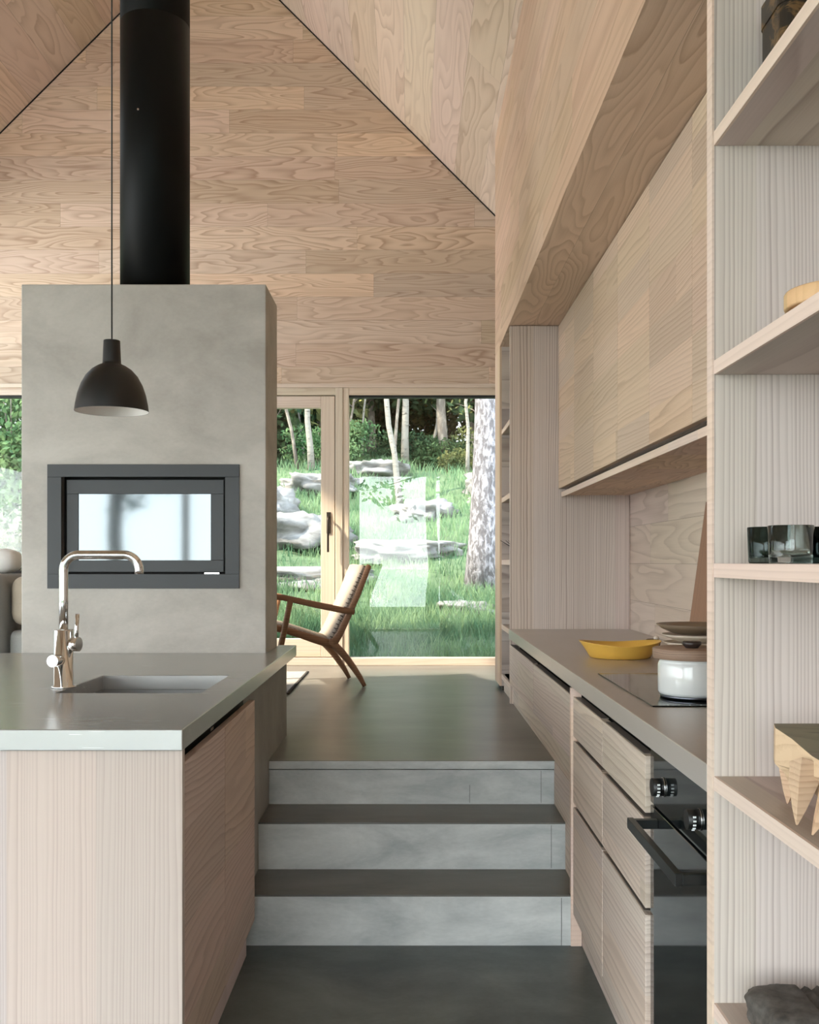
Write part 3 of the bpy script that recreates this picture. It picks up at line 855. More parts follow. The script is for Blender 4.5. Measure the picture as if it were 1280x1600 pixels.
# wall cabinets
ordw = ['farthest, against the upright pine panel', 'second from the upright pine panel', 'third from the upright pine panel', 'fourth from the upright pine panel', 'fifth, above the cooktop', 'nearest, meeting the shelf side']
UX = .8175
proto = None
y1 = 5.498
for i in range(6):
    y0 = y1 - .52
    cy = (y0 + y1) / 2
    lab = 'wall cabinet with ribbed pine door, ' + ordw[i]
    if proto is None:
        c = thing('wall_cabinet', (1.0, cy, 1.645), lab, 'wall cabinet', 'wall cabinets over the worktop')
        MB().box(UX + .024, WR - .002, y0, y1, 1.69, 2.585).build('carcass', M['panel'], c)
        MB().box(UX, UX + .022, y0 + .001, y1 - .001, 1.69, 2.582).build('door', M['upper'], c, bevel=.001)
        MB().use(M['edge']).box(UX + .016, UX + .022, y0, y1, 1.645, 1.672).use(M['soffit']).box(UX + .022, WR - .002, y0, y1, 1.655, 1.672)\
            .use(M['dark']).box(UX + .03, UX + .034, y0, y1, 1.6545, 1.6555).box(UX + .05, WR - .01, y0, y1, 1.672, 1.69).build('bottom_panel', None, c)
        proto = c
    else:
        c = copy_tree(proto)
        c.location.y = cy
        c['label'] = lab
    y1 = y0

# ================================================================ FAR BOOKCASE
bc = thing('bookcase', (.88, 5.78, UP), 'pine bookcase niche behind the tall upright panel by the window', 'bookcase')
MB().box(.552, WR - .002, 5.50, 5.53, UP, 2.584).build('side_panel', M['panel'], bc, bevel=.001)
for z in (.612, .912, 1.30, 1.672, 2.082):
    MB().use(M['shelf']).box(.562, WR - .003, 5.531, 6.049, z - .028, z).use(M['edge']).box(.556, .562, 5.531, 6.049, z - .028, z).build('shelf', None, bc)
MB().box(WR - .012, WR - .002, 5.531, 6.049, UP + .11, 2.584).build('back_panel', M['pier'], bc)

tw = thing('twig_vase', (.60, 5.66, 1.30), 'small dark dried twig standing on the far bookcase shelf', 'dried twig')
MB().lathe([(0, 1.3003), (.018, 1.3003), (.022, 1.315), (.012, 1.335), (.009, 1.345), (.007, 1.345), (.007, 1.31), (0, 1.31)], (.60, 5.66), 20).build('vase', M['darkbowl'], tw)
m_ = MB()
rt = random.Random(3)
for k in range(6):
    p = Vector((.60, 5.66, 1.335)); pts = [p.copy()]
    d = Vector((rt.uniform(-.5, .2), rt.uniform(-.5, .5), 1))
    for q in range(4):
        p = p + d * .022; pts.append(p.copy()); d.x += rt.uniform(-.6, .2); d.z -= .1
    m_.tube(pts, [.003, .0026, .0024, .002, .0012], 6)
m_.build('twig', M['fabric_d'], tw)

# ================================================================ FOREGROUND SHELVES
fs = thing('shelving_unit', (.8, 1.3, 0), 'open pale pine shelving unit beside the oven with five shelves', 'shelving unit')
MB().use(M['edge']).box(KX, KX + .004, 1.805, 1.836, 0, 2.584).use(M['shelfside']).box(KX + .004, 1.0, 1.805, 1.836, 0, 2.584).build('side_panel', None, fs)
MB().box(.99, 1.0, .3, 1.804, 0, 2.584).build('back_panel', M['shelfside'], fs)
for z in (2.065, 1.653, 1.288, .905, .497):
    MB().use(M['shelf']).box(KX + .008, .989, .3, 1.804, z - .025, z).use(M['edge']).box(KX + .003, KX + .008, .3, 1.804, z - .025, z).build('shelf', None, fs)

def tumbler(x, y, z, r, h, m, label, dark=False):
    t = thing('glass_tumbler', (x, y, z), label, 'glass', 'glass tumblers on the shelf')
    MB().lathe([(0, z + .0004), (r * .90, z + .0004), (r * .94, z + .004), (r, z + h - .001), (r - .001, z + h), (r - .0045, z + h), (r - .005, z + h - .001), (r * .86, z + .017), (r * .78, z + .013), (0, z + .012)], (x, y), 40).build('glass', m, t)
    return t
tumbler(.612, 1.705, 1.288, .0358, .062, M['smoke_glass'], 'smoked grey glass tumbler, partly behind the clear one')
tumbler(.617, 1.622, 1.288, .0360, .062, M['clear_glass'], 'clear thick glass tumbler at the front of the shelf')
tumbler(.707, 1.690, 1.288, .0358, .062, M['dark_glass'], 'dark smoked glass tumbler cut by the photo edge')

# round wooden container
wc = thing('wooden_container', (.685, 1.60, 1.653), 'round pale wooden container with overhanging lid on the upper shelf', 'container')
cxx, cyy, cz = .685, 1.60, 1.653
MB().lathe([(0, cz + .0005), (.066, cz + .0005), (.066, cz + .052), (0, cz + .052)], (cxx, cyy), 48).build('base', M['palewood'], wc)
m_ = MB()
for k in range(18):
    a = 2 * math.pi * k / 18
    c0, s0 = math.cos(a), math.sin(a)
    m_.tube([(cxx + .0662 * c0, cyy + .0662 * s0, cz + .001), (cxx + .0662 * c0, cyy + .0662 * s0, cz + .050)], .0012, 6)
m_.build('groove', M['knob'], wc)
MB().lathe([(0, cz + .053), (.070, cz + .053), (.070, cz + .044), (.081, cz + .044), (.082, cz + .047), (.082, cz + .068), (.080, cz + .071), (.04, cz + .074), (0, cz + .074)], (cxx, cyy), 48).build('lid', M['palewood'], wc)
MB().lathe([(0, cz + .074), (.018, cz + .074), (.022, cz + .086), (.016, cz + .096), (0, cz + .098)], (cxx + .012, cyy), 24).build('lid_knob', M['palewood'], wc)

# patterned tin on the top shelf
tn = thing('storage_tin', (.68, 1.70, 2.065), 'dark patterned tin standing on the topmost shelf', 'tin')
m_ = MB()
def rrect(x0, x1, y0, y1, r, n=6):
    pts = []
    for cx_, cy_, a0 in ((x1 - r, y1 - r, 0), (x0 + r, y1 - r, 90), (x0 + r, y0 + r, 180), (x1 - r, y0 + r, 270)):
        for k in range(n + 1):
            a = math.radians(a0 + 90 * k / n); pts.append((cx_ + r * math.cos(a), cy_ + r * math.sin(a)))
    return pts
m_.prism(rrect(.618, .758, 1.66, 1.77, .018), 'Z', 2.0655, 2.235).build('tin_body', M['tin'], tn)
MB().prism(rrect(.616, .760, 1.658, 1.772, .02), 'Z', 2.222, 2.262).build('lid', M['tin'], tn)

# carved wooden block on the fourth shelf
cb = thing('carved_block', (.645, 1.5, .905), 'carved pine block with grey top and pointed feet on shelf', 'carved block')
bz = .905
def outline(s, drop=0):
    c_ = Vector((.650, 1.515)); pts = []
    raw = [(.582, 1.60), (.574, 1.572), (.586, 1.535), (.598, 1.49), (.616, 1.462), (.640, 1.448), (.664, 1.462), (.690, 1.49), (.712, 1.535), (.728, 1.572), (.722, 1.60)]
    return [(c_.x + (p[0] - c_.x) * s, c_.y + (p[1] - c_.y) * s) for p in raw]
m_ = MB()
A0 = [m_.bm.verts.new((p[0], p[1], bz + .128 - .05 * max(0, min(1, (1.585 - p[1]) / .14)) ** 1.3)) for p in outline(1.0)]
A1 = [m_.bm.verts.new((p[0] - .002, p[1] - (.012 if i in (3, 4, 5, 6, 7) else .004), bz + .070)) for i, p in enumerate(outline(1.0))]
A2 = [m_.bm.verts.new((p[0], p[1] - .01, bz + (.030 + .03 * ((i * 7) % 3) / 2))) for i, p in enumerate(outline(.72))]
n_ = len(A0)
m_.use(M['greywood']); m_._f(A0)
m_.use(M['block'])
for a_, b_ in ((A0, A1), (A1, A2)):
    for i in range(n_): m_._f([a_[i], a_[(i + 1) % n_], b_[(i + 1) % n_], b_[i]])
m_._f(list(reversed(A2)))
m_.build('body', None, cb)
for (tx_, ty_, bx_, by_) in ((.594, 1.50, .565, 1.462), (.628, 1.452, .566, 1.408), (.606, 1.575, .60, 1.59), (.70, 1.575, .71, 1.59), (.695, 1.48, .70, 1.44)):
    m_ = MB()
    top = Vector((tx_, ty_, bz + .085)); bot = Vector((bx_, by_, bz + .0025))
    rr = []
    for t_, r_ in ((0, .024), (.35, .021), (.75, .010), (1, .0015)):
        p = top.lerp(bot, t_); rr.append((p, r_))
    m_.tube([p for p, _ in rr], [r_ for _, r_ in rr], 4, smooth=False)
    m_.build('foot', M['block'], cb)

# dark stone on the lowest visible shelf
sb = MB()
t_ = bmesh.new()
bmesh.ops.create_cube(t_, size=1)
bmesh.ops.subdivide_edges(t_, edges=t_.edges[:], cuts=22, use_grid_fill=True)
vm = {}
for v in t_.verts:
    q = Vector((v.co.x * .22, v.co.y * .15, v.co.z * .066))
    h_ = Vector((.11, .075, .033)); r_ = .022
    inn = Vector([max(-h_[k] + r_, min(h_[k] - r_, q[k])) for k in range(3)])
    d = q - inn
    if d.length > 1e-6: q = inn + d.normalized() * min(r_, d.length)
    nn = mnoise.fractal(q * 26, 1.0, 2.0, 4)
    q += q.normalized() * nn * .010
    if q.z > .01 and q.x > -.02: q.z -= .006 + .004 * math.sin(q.x * 330)
    q.z = max(q.z, -.033)
    vm[v] = sb.bm.verts.new((.688 + q.x, 1.665 + q.y, .4975 + .033 + q.z))
for f in t_.faces: sb._f([vm[v] for v in f.verts], True)
t_.free()
tag(sb.build('stone_block', M['basalt']), 'rough dark grey stone block on the lowest visible shelf', 'stone block')

# ================================================================ THINGS ON THE WORKTOP
# yellow dish: saddle rim
yd_ = MB()
ycx, ycy = .812, 3.865
prof = [(0, CT + .001), (.108, CT + .001), (.116, CT + .004), (.128, CT + .024), (.143, CT + .046), (.156, CT + .063), (.1575, CT + .066), (.154, CT + .066), (.139, CT + .046), (.122, CT + .022), (.108, CT + .012), (0, CT + .011)]
yd_.lathe(prof, (ycx, ycy), 64, 1.0, .84, lambda a, r, z: (z - CT) * (.22 * abs(math.cos(a)) ** 1.6 - .20))
tag(yd_.build('oval_dish', M['yellow']), 'oval yellow ceramic dish on the steel worktop', 'dish')

sbw = thing('small_bowl', (1.0, 4.12, CT), 'small dark brown bowl with pale knob behind the yellow dish', 'bowl')
MB().lathe([(0, CT + .001), (.022, CT + .001), (.030, CT + .03), (.032, CT + .046), (.022, CT + .053), (0, CT + .054)], (1.0, 4.12), 28).build('bowl', M['darkbowl'], sbw)
MB().lathe([(0, CT + .052), (.010, CT + .053), (.012, CT + .060), (.006, CT + .066), (0, CT + .067)], (1.01, 4.10), 16).build('lid_knob', M['whiteitem'], sbw)

pot = thing('enamel_pot', (.765, 2.715, CT), 'white enamel pot with a wooden lid on the cooktop', 'pot')
pz, pcx, pcy = CT + .0045, .765, 2.715
MB().lathe([(0, pz), (.082, pz), (.085, pz + .004), (.085, pz + .008), (0, pz + .008)], (pcx, pcy), 56).build('base', M['steelbase'], pot)
MB().lathe([(0, pz + .008), (.082, pz + .008), (.088, pz + .012), (.090, pz + .018), (.090, pz + .088), (.087, pz + .096), (.085, pz + .100), (.089, pz + .103), (.089, pz + .105), (.084, pz + .105), (.084, pz + .02), (0, pz + .018)], (pcx, pcy), 64).build('pot_body', M['enamel'], pot)
lid = MB().lathe([(0, pz + .1055), (.102, pz + .1055), (.104, pz + .1075), (.104, pz + .131), (.102, pz + .133), (0, pz + .133)], (pcx, pcy), 64).build('lid', M['walnut_h'], pot)
MB().lathe([(0, pz + .133), (.016, pz + .133), (.019, pz + .136), (.025, pz + .142), (.0255, pz + .149), (.022, pz + .151), (0, pz + .151)], (pcx, pcy), 32).build('lid_knob', M['knob'], lid)
MB().tube([(pcx + .086, pcy + .01, pz + .086), (pcx + .11, pcy + .01, pz + .090), (pcx + .115, pcy - .02, pz + .090), (pcx + .115, pcy - .05, pz + .090), (pcx + .08, pcy - .045, pz + .086)], .005, 8).build('handle', M['steelbase'], pot)

# plate stack, each plate a thing
pcx2, pcy2 = 1.0, 3.50
zz = CT + .0005
spec = [('palestone', .105, .022, 'lowest plate of the cream stoneware stack behind the pot'), ('stoneware', .108, .020, 'brown plate second from the bottom of the stack'), ('palestone', .108, .020, 'cream plate third from the bottom of the stack'),
        ('palestone', .112, .025, 'cream plate just above the middle of the stack'), ('palestone', .116, .026, 'cream plate under the brown topmost dish of the stack'), ('stoneware', .136, .034, 'wide brown stoneware dish on top of the plate stack')]
for mm, r_, hh, lab in spec:
    p_ = MB().lathe([(0, zz), (r_ * .55, zz), (r_ * .6, zz + .003), (r_ * .86, zz + hh * .55), (r_, zz + hh - .001), (r_ - .001, zz + hh), (r_ - .005, zz + hh - .001), (r_ * .82, zz + hh * .62), (r_ * .55, zz + .009), (0, zz + .007)], (pcx2, pcy2), 56)
    tag(p_.build('plate', M[mm]), lab, 'plate', 'stacked plates behind the pot')
    zz += hh + .0012 if hh < .03 else hh

# cutting board leaning on the splashback
cbx = MB()
bx0, bx1, zb0, zb1 = 1.105, 1.188, CT + .001, 1.53
cbx.bm.verts.ensure_lookup_table()
th = .018
a0, a1 = 3.62, 4.02
pts = [(bx0, zb0), (bx0 + th, zb0 + .0025), (bx1 + th, zb1 + .0025), (bx1, zb1)]
cbx.prism(pts, 'Y', a0, a1)
tag(cbx.build('cutting_board', M['walnut'], bevel=.003), 'tall brown wooden cutting board leaning on the pine splashback', 'cutting board')

# ================================================================ LIVING END
# rug
rg = thing('rug', (-1.8, 6.4, UP), 'woven grey rug on the raised floor under the armchair', 'rug')
MB().box(-2.9, -.725, 5.86, 7.05, UP + .0005, UP + .008).build('rug_body', M['rug'], rg)
m_ = MB()
for k in range(48):
    y = 5.88 + k * .0245
    m_.tube([(-.727, y, UP + .005), (-.715, y, UP + .007), (-.706, y, UP + .004)], [.004, .006, .005], 6)
m_.build('fringe', M['fabric_d'], rg)

# lounge chair: local u forward, v sideways, w up
Lx, Fx = Vector((-.27, .963, 0)), Vector((-.963, -.27, 0))
ORG = Vector((-.275, 6.25, UP)) + Lx * .225
ch = thing('lounge_chair', ORG, 'wooden lounge chair with woven cord back and seat by the window', 'armchair')
def cp(u, v, wz): return ORG + Fx * u + Lx * v + Vector((0, 0, wz))
def cpath(pts, v): return [cp(u, v if not isinstance(v, tuple) else v[0] + (v[1] - v[0]) * i / (len(pts) - 1), wz) for i, (u, wz) in enumerate(pts)]
side = tuple(Lx)
for v in (-.225, .225):
    MB().tube(cpath([(.005, .004), (.035, .060), (.075, .120), (.115, .175), (.155, .222), (.195, .262), (.235, .285)], v), [.0125, .017, .020, .022, .024, .026, .026], 14, flat=.75, side=side).build('rear_leg', M['oak'], ch)
    MB().tube(cpath([(-.026, .757), (-.018, .742), (.05, .572), (.118, .425), (.165, .33), (.205, .270)], v), [.014, .0175, .019, .0205, .022, .026], 14, flat=.75, side=side).build('back_post', M['oak'], ch)
    MB().tube(cpath([(.19, .262), (.25, .280), (.32, .302), (.40, .330), (.50, .362), (.62, .388)], v), [.026, .026, .025, .023, .022, .020], 14, flat=.7, side=side).build('seat_rail', M['oak'], ch)
    s_ = 1 if v > 0 else -1
    va = v + s_ * .028
    MB().tube(cpath([(.075, .468), (.16, .482), (.32, .516), (.52, .562), (.66, .575)], (v + s_ * .018, va)), [.019, .020, .020, .019, .016], 14, flat=.8, side=side).build('armrest', M['oak'], ch)
    MB().tube(cpath([(.474, .545), (.50, .42), (.528, .291), (.56, .15), (.592, .012)], (va, v + s_ * .03)), [.018, .018, .019, .017, .013], 14, side=side).build('front_leg', M['oak'], ch)
def panel(pts, t, name):
    m_ = MB()
    n = len(pts)
    grid = []
    K_ = 9
    for (u, wz) in pts:
        row = []
        for k in range(K_):
            s_ = k / (K_ - 1)
            sag = .018 * math.sin(math.pi * s_)
            row.append((u, -.212 + .424 * s_, wz, sag))
        grid.append(row)
    rows_a, rows_b = [], []
    for i, row in enumerate(grid):
        u0, w0 = pts[max(i - 1, 0)]; u1, w1 = pts[min(i + 1, n - 1)]
        tv = Vector((u1 - u0, w1 - w0)).normalized(); nv_ = Vector((tv.y, -tv.x))
        ra, rb_ = [], []
        for (u, v, wz, sag) in row:
            ra.append(m_.bm.verts.new(Vector(cp(u + nv_.x * (t / 2 - sag), v, wz + nv_.y * (t / 2 - sag)))))
            rb_.append(m_.bm.verts.new(Vector(cp(u - nv_.x * (t / 2 + sag), v, wz - nv_.y * (t / 2 + sag)))))
        rows_a.append(ra); rows_b.append(rb_)
    for i in range(n - 1):
        for k in range(K_ - 1):
            m_._f([rows_a[i][k], rows_a[i][k + 1], rows_a[i + 1][k + 1], rows_a[i + 1][k]], True)
            m_._f([rows_b[i][k], rows_b[i + 1][k], rows_b[i + 1][k + 1], rows_b[i][k + 1]], True)
    for i in range(n - 1):
        m_._f([rows_a[i][0], rows_a[i + 1][0], rows_b[i + 1][0], rows_b[i][0]]); m_._f([rows_a[i][-1], rows_b[i][-1], rows_b[i + 1][-1], rows_a[i + 1][-1]])
    for k in range(K_ - 1):
        m_._f([rows_a[0][k], rows_b[0][k], rows_b[0][k + 1], rows_a[0][k + 1]]); m_._f([rows_a[-1][k], rows_a[-1][k + 1], rows_b[-1][k + 1], rows_b[-1][k]])
    return m_.build(name, M['weave'], ch)
panel([(-.004, .752), (.05, .62), (.10, .505), (.15, .40), (.19, .32), (.222, .282)], .026, 'woven_back')
panel([(.222, .286), (.30, .310), (.40, .345), (.50, .376), (.62, .40)], .022, 'woven_seat')
m_ = MB().tube([cp(-.016, -.225, .742), cp(-.016, .225, .742)], .013, 10)
m_.build('top_rail', M['oak'], ch)
MB().tube([cp(.615, -.225, .386), cp(.615, .225, .386)], .016, 10).build('front_rail', M['oak'], ch)
m_ = MB()
for k in range(16):
    t_ = k / 15
    u = .02 + (.205 - .02) * t_; wz = .70 + (.31 - .70) * t_
    m_.tube([cp(u - .002, -.216, wz), cp(u + .016, -.211, wz + .007)], .0028, 5)
m_.build('cord_loops', M['knob'], ch)

# sofa
so = thing('sofa', (-1.9, 5.35, UP), 'grey fabric sofa behind the fireplace at the left edge', 'sofa')
MB().soft(-2.42, -2.025, 4.97, 5.72, UP + .04, 1.225, .05).build('armrest', M['fabric'], so)
MB().soft(-2.02, -1.0, 5.02, 5.55, UP + .18, .955, .05).build('seat_cushion', M['fabric'], so)
MB().soft(-3.9, -2.425, 5.02, 5.55, UP + .18, .955, .05).build('seat_cushion', M['fabric'], so)
MB().soft(-3.9, -1.0, 5.56, 5.80, UP + .04, 1.24, .05).build('backrest', M['fabric_d'], so)
MB().box(-3.85, -1.02, 5.05, 5.72, UP + .001, UP + .18).build('base', M['fabric_d'], so)
a = MB().soft(-2.02, -1.86, 5.04, 5.18, .97, 1.22, .06, 4)
tag(a.build('cushion', M['fabric_b'], xf=Matrix.Translation((0, 0, -.004))), 'beige cushion beside the grey sofa arm', 'cushion')
a = MB().soft(-2.62, -2.12, 5.34, 5.54, 1.228, 1.36, .06, 4)
tag(a.build('cushion', M['fabric_w']), 'white cushion lying over the grey sofa arm', 'cushion')

# ================================================================ OUTSIDE
prof_z = [(7.66, .36), (8, .42), (9.5, .70), (11.5, 1.08), (13, 1.50), (15, 2.0), (17, 2.75), (20, 3.4), (26, 4.4), (34, 5.2)]
def gz(x, y):
    z = prof_z[-1][1]
    for (a0, z0_), (a1, z1_) in zip(prof_z, prof_z[1:]):
        if y <= a1:
            z = z0_ + (z1_ - z0_) * max(0, (y - a0) / (a1 - a0)); break
    k = min(1, max(0, (y - 7.8) / 3))
    return z + k * (.22 * mnoise.noise(Vector((x * .5, y * .5, 3))) + .08 * mnoise.noise(Vector((x * 1.7, y * 1.7, 9)))) + .02 * min(0, x + 2) * k * -1.0 * 0
m_ = MB()
nx, ny = 70, 60
gv = [[None] * ny for _ in range(nx)]
for i in range(nx):
    for j in range(ny):
        x = -18 + 30 * i / (nx - 1); y = 7.66 + 28 * (j / (ny - 1)) ** 1.4
        gv[i][j] = m_.bm.verts.new((x, y, gz(x, y)))
for i in range(nx - 1):
    for j in range(ny - 1):
        m_._f([gv[i][j], gv[i + 1][j], gv[i + 1][j + 1], gv[i][j + 1]], True)
struct(m_.build('ground', M['soil']))

# grass: blades on the slope
rg_ = random.Random(11)
m_ = MB()
def blade(x, y, h, wd):
    z = gz(x, y) - .02
    a = rg_.uniform(0, 6.28); lx, ly = rg_.uniform(-.5, .5) * h, rg_.uniform(-.5, .5) * h
    dx, dy = math.cos(a) * wd, math.sin(a) * wd
    v = [m_.bm.verts.new(p) for p in ((x - dx, y - dy, z), (x + dx, y + dy, z), (x + dx * .7 + lx * .4, y + dy * .7 + ly * .4, z + h * .6), (x - dx * .7 + lx * .4, y - dy * .7 + ly * .4, z + h * .6), (x + lx, y + ly, z + h))]
    m_._f([v[0], v[1], v[2], v[3]]); m_._f([v[3], v[2], v[4]])
for k in range(70000):
    y = 7.75 + 12 * rg_.random() ** 1.3
    xr_ = .12 * y + .6
    if rg_.random() < .8:
        x = rg_.uniform(-.20 * y, .12 * y)
    else:
        x = rg_.uniform(-.6 * y, -.3 * y)
    if mnoise.noise(Vector((x * .8, y * .8, 5))) < (-.05 if y < 11 else .1): 
        if rg_.random() < .75: continue
    blade(x, y, rg_.uniform(.07, .24), .0025 + .00035 * y)
tag(m_.build('grass', M['grass']), 'bright green grass on the slope outside the windows', 'grass', kind='stuff')

# boulders
def boulder(x, y, sx_, sy_, sz_, label, seed):
    m_ = MB()
    t_ = bmesh.new()
    bmesh.ops.create_icosphere(t_, subdivisions=4, radius=1)
    vm = {}
    for v in t_.verts:
        q = v.co.copy()
        q.x = math.copysign(abs(q.x) ** .8, q.x); q.z = math.copysign(abs(q.z) ** .7, q.z)
        q *= 1 + .42 * mnoise.fractal(q * 1.9 + Vector((seed * 7.1, 0, 0)), .8, 2.2, 6)
        vm[v] = m_.bm.verts.new((x + q.x * sx_, y + q.y * sy_, gz(x, y) + q.z * sz_ + sz_ * .25))
    for f in t_.faces: m_._f([vm[v] for v in f.verts], True)
    t_.free()
    tag(m_.build('boulder', M['rock']), label, 'boulder', 'pale boulders on the slope')
boulder(-1.45, 13.2, .62, .5, .30, 'broad pale boulder seen low through the glass door', 1)
boulder(-2.10, 14.6, .45, .5, .36, 'tall pale boulder through the door, next to the fireplace', 2)
boulder(-1.45, 16.2, .60, .5, .20, 'flat pale boulder high on the slope behind the door handle', 3)
boulder(-1.3, 11.6, 1.0, .5, .16, 'long flat rock ledge in the grass behind the chair', 4)
boulder(-.02, 12.5, .60, .4, .13, 'pale flat rock in the grass right of the chair back', 5)
boulder(.20, 14.6, .42, .4, .20, 'rounded pale boulder in the middle of the large window', 6)
boulder(-.55, 17.0, .50, .4, .18, 'small pale boulder just right of the door post', 7)
boulder(.55, 9.9, .28, .2, .10, 'small white rock low in the large window', 8)
boulder(1.55, 15.5, .7, .5, .3, 'pale boulder right of the big pine trunk', 9)

# trees
def leaves(m_, c, rad, n, size, rnd, flat=.5):
    for k in range(n):
        while True:
            q = Vector((rnd.uniform(-1, 1), rnd.uniform(-1, 1), rnd.uniform(-1, 1)))
            if q.length < 1: break
        p = Vector((c[0] + q.x * rad[0], c[1] + q.y * rad[1], c[2] + q.z * rad[2]))
        s = size * rnd.uniform(.6, 1.3)
        a = Vector((rnd.gauss(0, 1), rnd.gauss(0, 1), rnd.gauss(0, 1))).normalized()
        b_ = a.orthogonal().normalized()
        b_ = Matrix.Rotation(rnd.uniform(0, 6.28), 3, a) @ b_
        c2 = a.cross(b_)
        v = [m_.bm.verts.new(p + d) for d in (b_ * s, c2 * s * flat, -b_ * s, -c2 * s * flat)]
        m_._f(v)

def trunk_tube(x, y, x2, y2, z2, r0, r1, seed, wob=.08, n=12, base=None):
    rnd = random.Random(seed)
    z0_ = (gz(x, y) if base is None else base) - .05
    pts, rad = [], []
    for k in range(n + 1):
        t_ = k / n
        wv = wob * math.sin(math.pi * t_)
        pts.append((x + (x2 - x) * t_ + rnd.uniform(-1, 1) * wv, y + (y2 - y) * t_ + rnd.uniform(-1, 1) * wv, z0_ + (z2 - z0_) * t_))
        flare = 1 + .35 * max(0, 1 - t_ * 8)
        rad.append((r0 + (r1 - r0) * t_) * flare)
    return pts, rad

def branches(m_, pts, rnd, n, lo, ln, r):
    tips = []
    for k in range(n):
        t_ = rnd.uniform(lo, 1) * (len(pts) - 1)
        i = min(int(t_), len(pts) - 2)
        p = Vector(pts[i]).lerp(Vector(pts[i + 1]), t_ - i)
        a = rnd.uniform(0, 6.28)
        d = Vector((math.cos(a), math.sin(a), rnd.uniform(-.1, .7))).normalized()
        q = [p]
        L_ = ln * rnd.uniform(.5, 1.2)
        for s in range(4):
            p = p + d * L_ / 4
            d = (d + Vector((rnd.uniform(-.3, .3), rnd.uniform(-.3, .3), rnd.uniform(-.15, .3)))).normalized()
            q.append(p)
        m_.tube(q, [r, r * .8, r * .6, r * .4, r * .2], 5, cap=False)
        tips.append(q)
    return tips

def tree(name, label, x, y, x2, y2, z2, r0, r1, bark_m, leaf_m, seed, crown=None, nl=1200, ls=.07, nb=10, lo=.35, ln=1.2, group=None, cat='tree', base=None, wob=.08):
    z0_ = gz(x, y) if base is None else base
    t = thing(name, (x, y, z0_), label, cat, group)
    rnd = random.Random(seed)
    pts, rad = trunk_tube(x, y, x2, y2, z2, r0, r1, seed, wob, base=base)
    MB().tube(pts, rad, 14).build('trunk', bark_m, t)
    tips = []
    if crown:
        mbr = MB()
        tips = branches(mbr, pts, rnd, nb, lo, ln, max(.012, r0 * .22))
        tag(mbr.build('branch', bark_m, t), kind='stuff')
    else:
        for _ in range(nb):
            mbr = MB()
            tips += branches(mbr, pts, rnd, 1, lo, ln, max(.012, r0 * .22))
            mbr.build('branch', bark_m, t)
    ml = MB()
    for q in tips:
        for p in q[2:]:
            leaves(ml, p, (.35 * ln * .6, .35 * ln * .6, .25 * ln * .6), max(4, nl // (3 * nb)), ls, rnd)
    if crown:
        for (cx_, cy_, cz_, rx_, ry_, rz_, n_l) in crown:
            leaves(ml, (cx_, cy_, cz_), (rx_, ry_, rz_), n_l, ls, rnd)
    ml.build('foliage', leaf_m, t)
    return t

tree('pine_tree', 'large pine with scaly pale bark outside, right side of the window', .80, 11.0, 1.06, 11.1, 8.5, .165, .12, M['pinebark'], M['needles'], 1, nl=900, ls=.09, nb=8, lo=.7, ln=1.6, wob=.02)
tree('birch_tree', 'straight white birch in the middle of the large window', -.08, 18.0, -.04, 18.0, 10.5, .06, .045, M['birch'], M['leaf_yellow'], 2, nl=500, ls=.05, nb=9, lo=.55, ln=1.3, wob=.02)
tree('birch_tree', 'leaning slender birch left of the straight one in the large window', -.13, 15.2, -.75, 15.6, 7.5, .045, .03, M['birch'], M['leaf_yellow'], 3, nl=260, ls=.04, nb=8, lo=.45, ln=1.0, wob=.05)
tree('grey_tree', 'grey-brown bare trunk between the birch and the big pine', .64, 18.5, .35, 18.3, 10.0, .085, .06, M['greybark'], M['leaf_olive'], 4, nl=300, ls=.05, nb=10, lo=.3, ln=1.4, wob=.03)
tree('thin_tree', 'very thin pale sapling just left of the big pine trunk', .98, 17.0, 1.0, 17.0, 7.8, .03, .02, M['birch'], M['leaf_olive'], 5, nl=200, ls=.045, nb=8, lo=.3, ln=.8, wob=.05)
tree('birch_tree', 'thin birch standing behind the glass door', -1.66, 17.0, -1.95, 17.0, 8.0, .05, .035, M['birch'], M['leaf_bright'], 6, nl=700, ls=.05, nb=10, lo=.3, ln=1.0, wob=.05)
tree('thin_tree', 'leaning grey sapling at the left of the glass door', -1.95, 17.5, -2.6, 17.4, 7.2, .03, .02, M['greybark'], M['leaf_bright'], 7, nl=600, ls=.05, nb=10, lo=.3, ln=.9, wob=.06)

# dense wood behind: individual leafy trees
rw = random.Random(21)
wood_protos = []
for k, lm in enumerate(('leaf_dark', 'leaf_olive', 'leaf_dark')):
    x, y = -30 + 5 * k, 24
    cr = []
    for q in range(16):
        cr.append((x + rw.uniform(-1.3, 1.3), y + rw.uniform(-1.2, 1.2), gz(0, 24) + rw.uniform(.3, 6.5), rw.uniform(.6, 1.2), rw.uniform(.6, 1.0), rw.uniform(.5, .9), 760))
    t = tree('leafy_tree', 'dense dark leafy tree in the wood behind the clearing', x, y, x + rw.uniform(-.4, .4), y, gz(0, 24) + 8, .09, .05, M['greybark'], M[lm], 40 + k, crown=cr, nl=1600, ls=.095, nb=22, lo=.1, ln=1.6, group='dense leafy trees in the wood', base=gz(0, 24))
    wood_protos.append(t)
spots = []
for row, (y, n, sp) in enumerate(((19.6, 9, 1.5), (22.5, 9, 1.8), (26, 9, 2.2), (29.5, 10, 2.2), (33, 11, 2.4))):
    for i in range(n):
        spots.append((-6.5 + sp * i + rw.uniform(-.35, .35) + .5 * row, y + rw.uniform(-.6, .6)))
for i, (x, y) in enumerate(spots):
    c = wood_protos[i] if i < 3 else copy_tree(wood_protos[i % 3])
    c.location = (x, y, gz(x, y) - .1)
    c.rotation_euler = (0, 0, rw.uniform(0, 6.28))

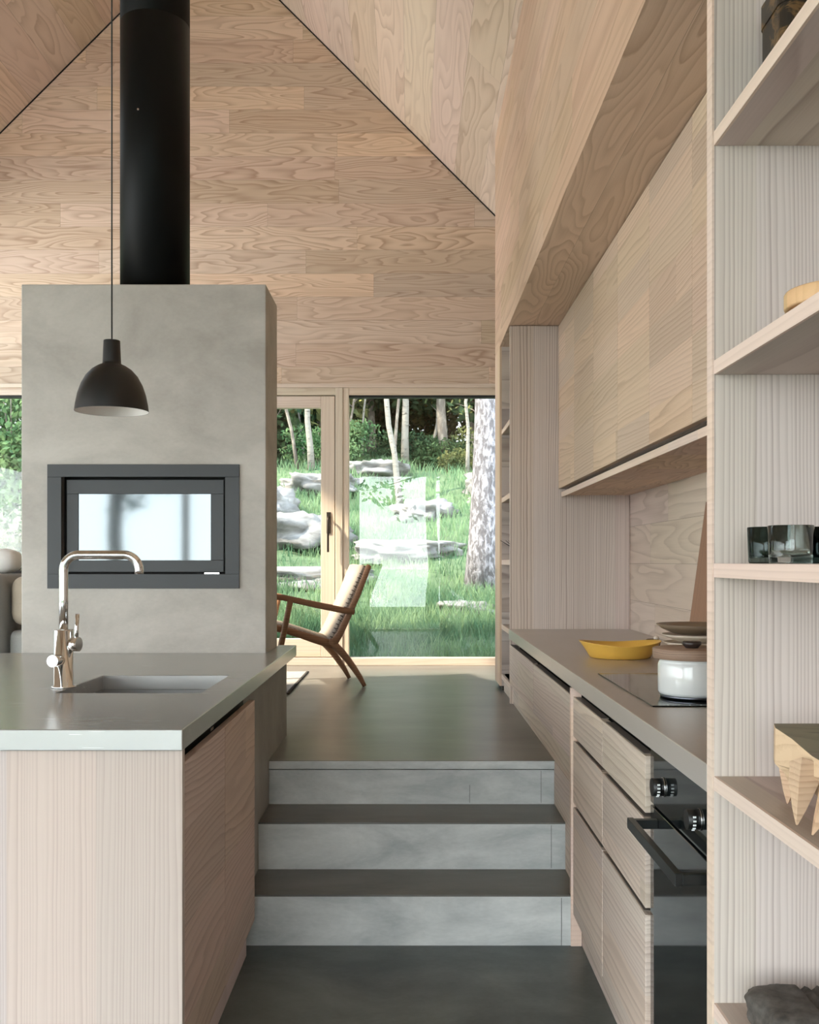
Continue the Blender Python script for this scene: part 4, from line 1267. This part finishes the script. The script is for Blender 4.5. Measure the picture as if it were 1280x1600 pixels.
tw_ = random.Random(77)
for i in range(9):
    x = -3.2 + .62 * i + tw_.uniform(-.2, .2); y = 17.6 + tw_.uniform(-.5, 1.6)
    tree('thin_tree', 'thin pale sapling trunk at the edge of the dark wood', x, y, x + tw_.uniform(-.9, .9), y, 8.0 + tw_.uniform(-1, 1), tw_.uniform(.018, .035), .012, M['greybark'] if i % 2 else M['birch'], M['leaf_yellow' if i % 3 == 0 else 'leaf_olive'], 200 + i, nl=160, ls=.045, nb=9, lo=.2, ln=1.3, group='thin saplings at the wood edge', wob=.08)

def bush(name, label, x, y, rx, ry, rz, n, ls, lm, seed, h0=None):
    z0_ = gz(x, y)
    t = thing(name, (x, y, z0_), label, 'bush')
    rnd = random.Random(seed)
    ms = MB()
    for k in range(7):
        p = Vector((x + rnd.uniform(-.1, .1), y, z0_ - .03)); q = [p]
        d = Vector((rnd.uniform(-.6, .6), rnd.uniform(-.6, .6), 1)).normalized()
        for s in range(3): p = p + d * rz * .5; q.append(p)
        ms.tube(q, [.02, .015, .01, .005], 5)
    ms.build('stem', M['greybark'], t)
    ml = MB()
    for k in range(14):
        c = (x + rnd.uniform(-.7, .7) * rx, y + rnd.uniform(-.7, .7) * ry, z0_ + rz * rnd.uniform(.25, 1.5))
        leaves(ml, c, (rx * .5, ry * .5, rz * .4), n // 14, ls, rnd)
    ml.build('foliage', M[lm], t)
    return t
bush('leafy_bush', 'tall bright green bush outside at the left edge', -5.1, 13.0, 1.3, 1.0, 1.5, 9000, .05, 'leaf_bright', 60)
bush('dry_bush', 'pale dry bush below the green one at the left edge', -4.3, 11.2, .9, .7, .45, 2600, .04, 'leaf_grey', 61)
bush('leafy_bush', 'green bush at the foot of the thin birch behind the door', -1.5, 17.6, .9, .5, .45, 5200, .035, 'leaf_bright', 62)
bush('leafy_bush', 'dark green undergrowth bush at the foot of the straight birch', .1, 18.6, 1.2, .5, .40, 5200, .035, 'leaf_dark', 63)
bush('leafy_bush', 'green bush behind the big pine trunk', 1.5, 17.6, .9, .5, .5, 5200, .035, 'leaf_olive', 64)

# behind the viewer: meadow, lake and two pines, seen only as reflections in the glass
struct(MB().box(-30, 30, -16, YR - .16, -.4, -.12).build('ground.001', M['soil']))
struct(MB().box(-120, 120, -200, -16, -.6, -.45).build('ground.002', M['water']))
tree('pine_tree', 'pine on the lake side, reflected in the firebox glass', -4.8, -8.0, -4.7, -8.0, 7.5, .12, .09, M['greybark'], M['needles'], 70, nl=700, ls=.09, nb=12, lo=.2, ln=1.6, base=-.12)
tree('pine_tree', 'pine on the lake side, reflected in the large window', .55, -8.5, .6, -8.5, 7.5, .14, .1, M['greybark'], M['needles'], 71, nl=900, ls=.09, nb=14, lo=.2, ln=1.8, base=-.12)
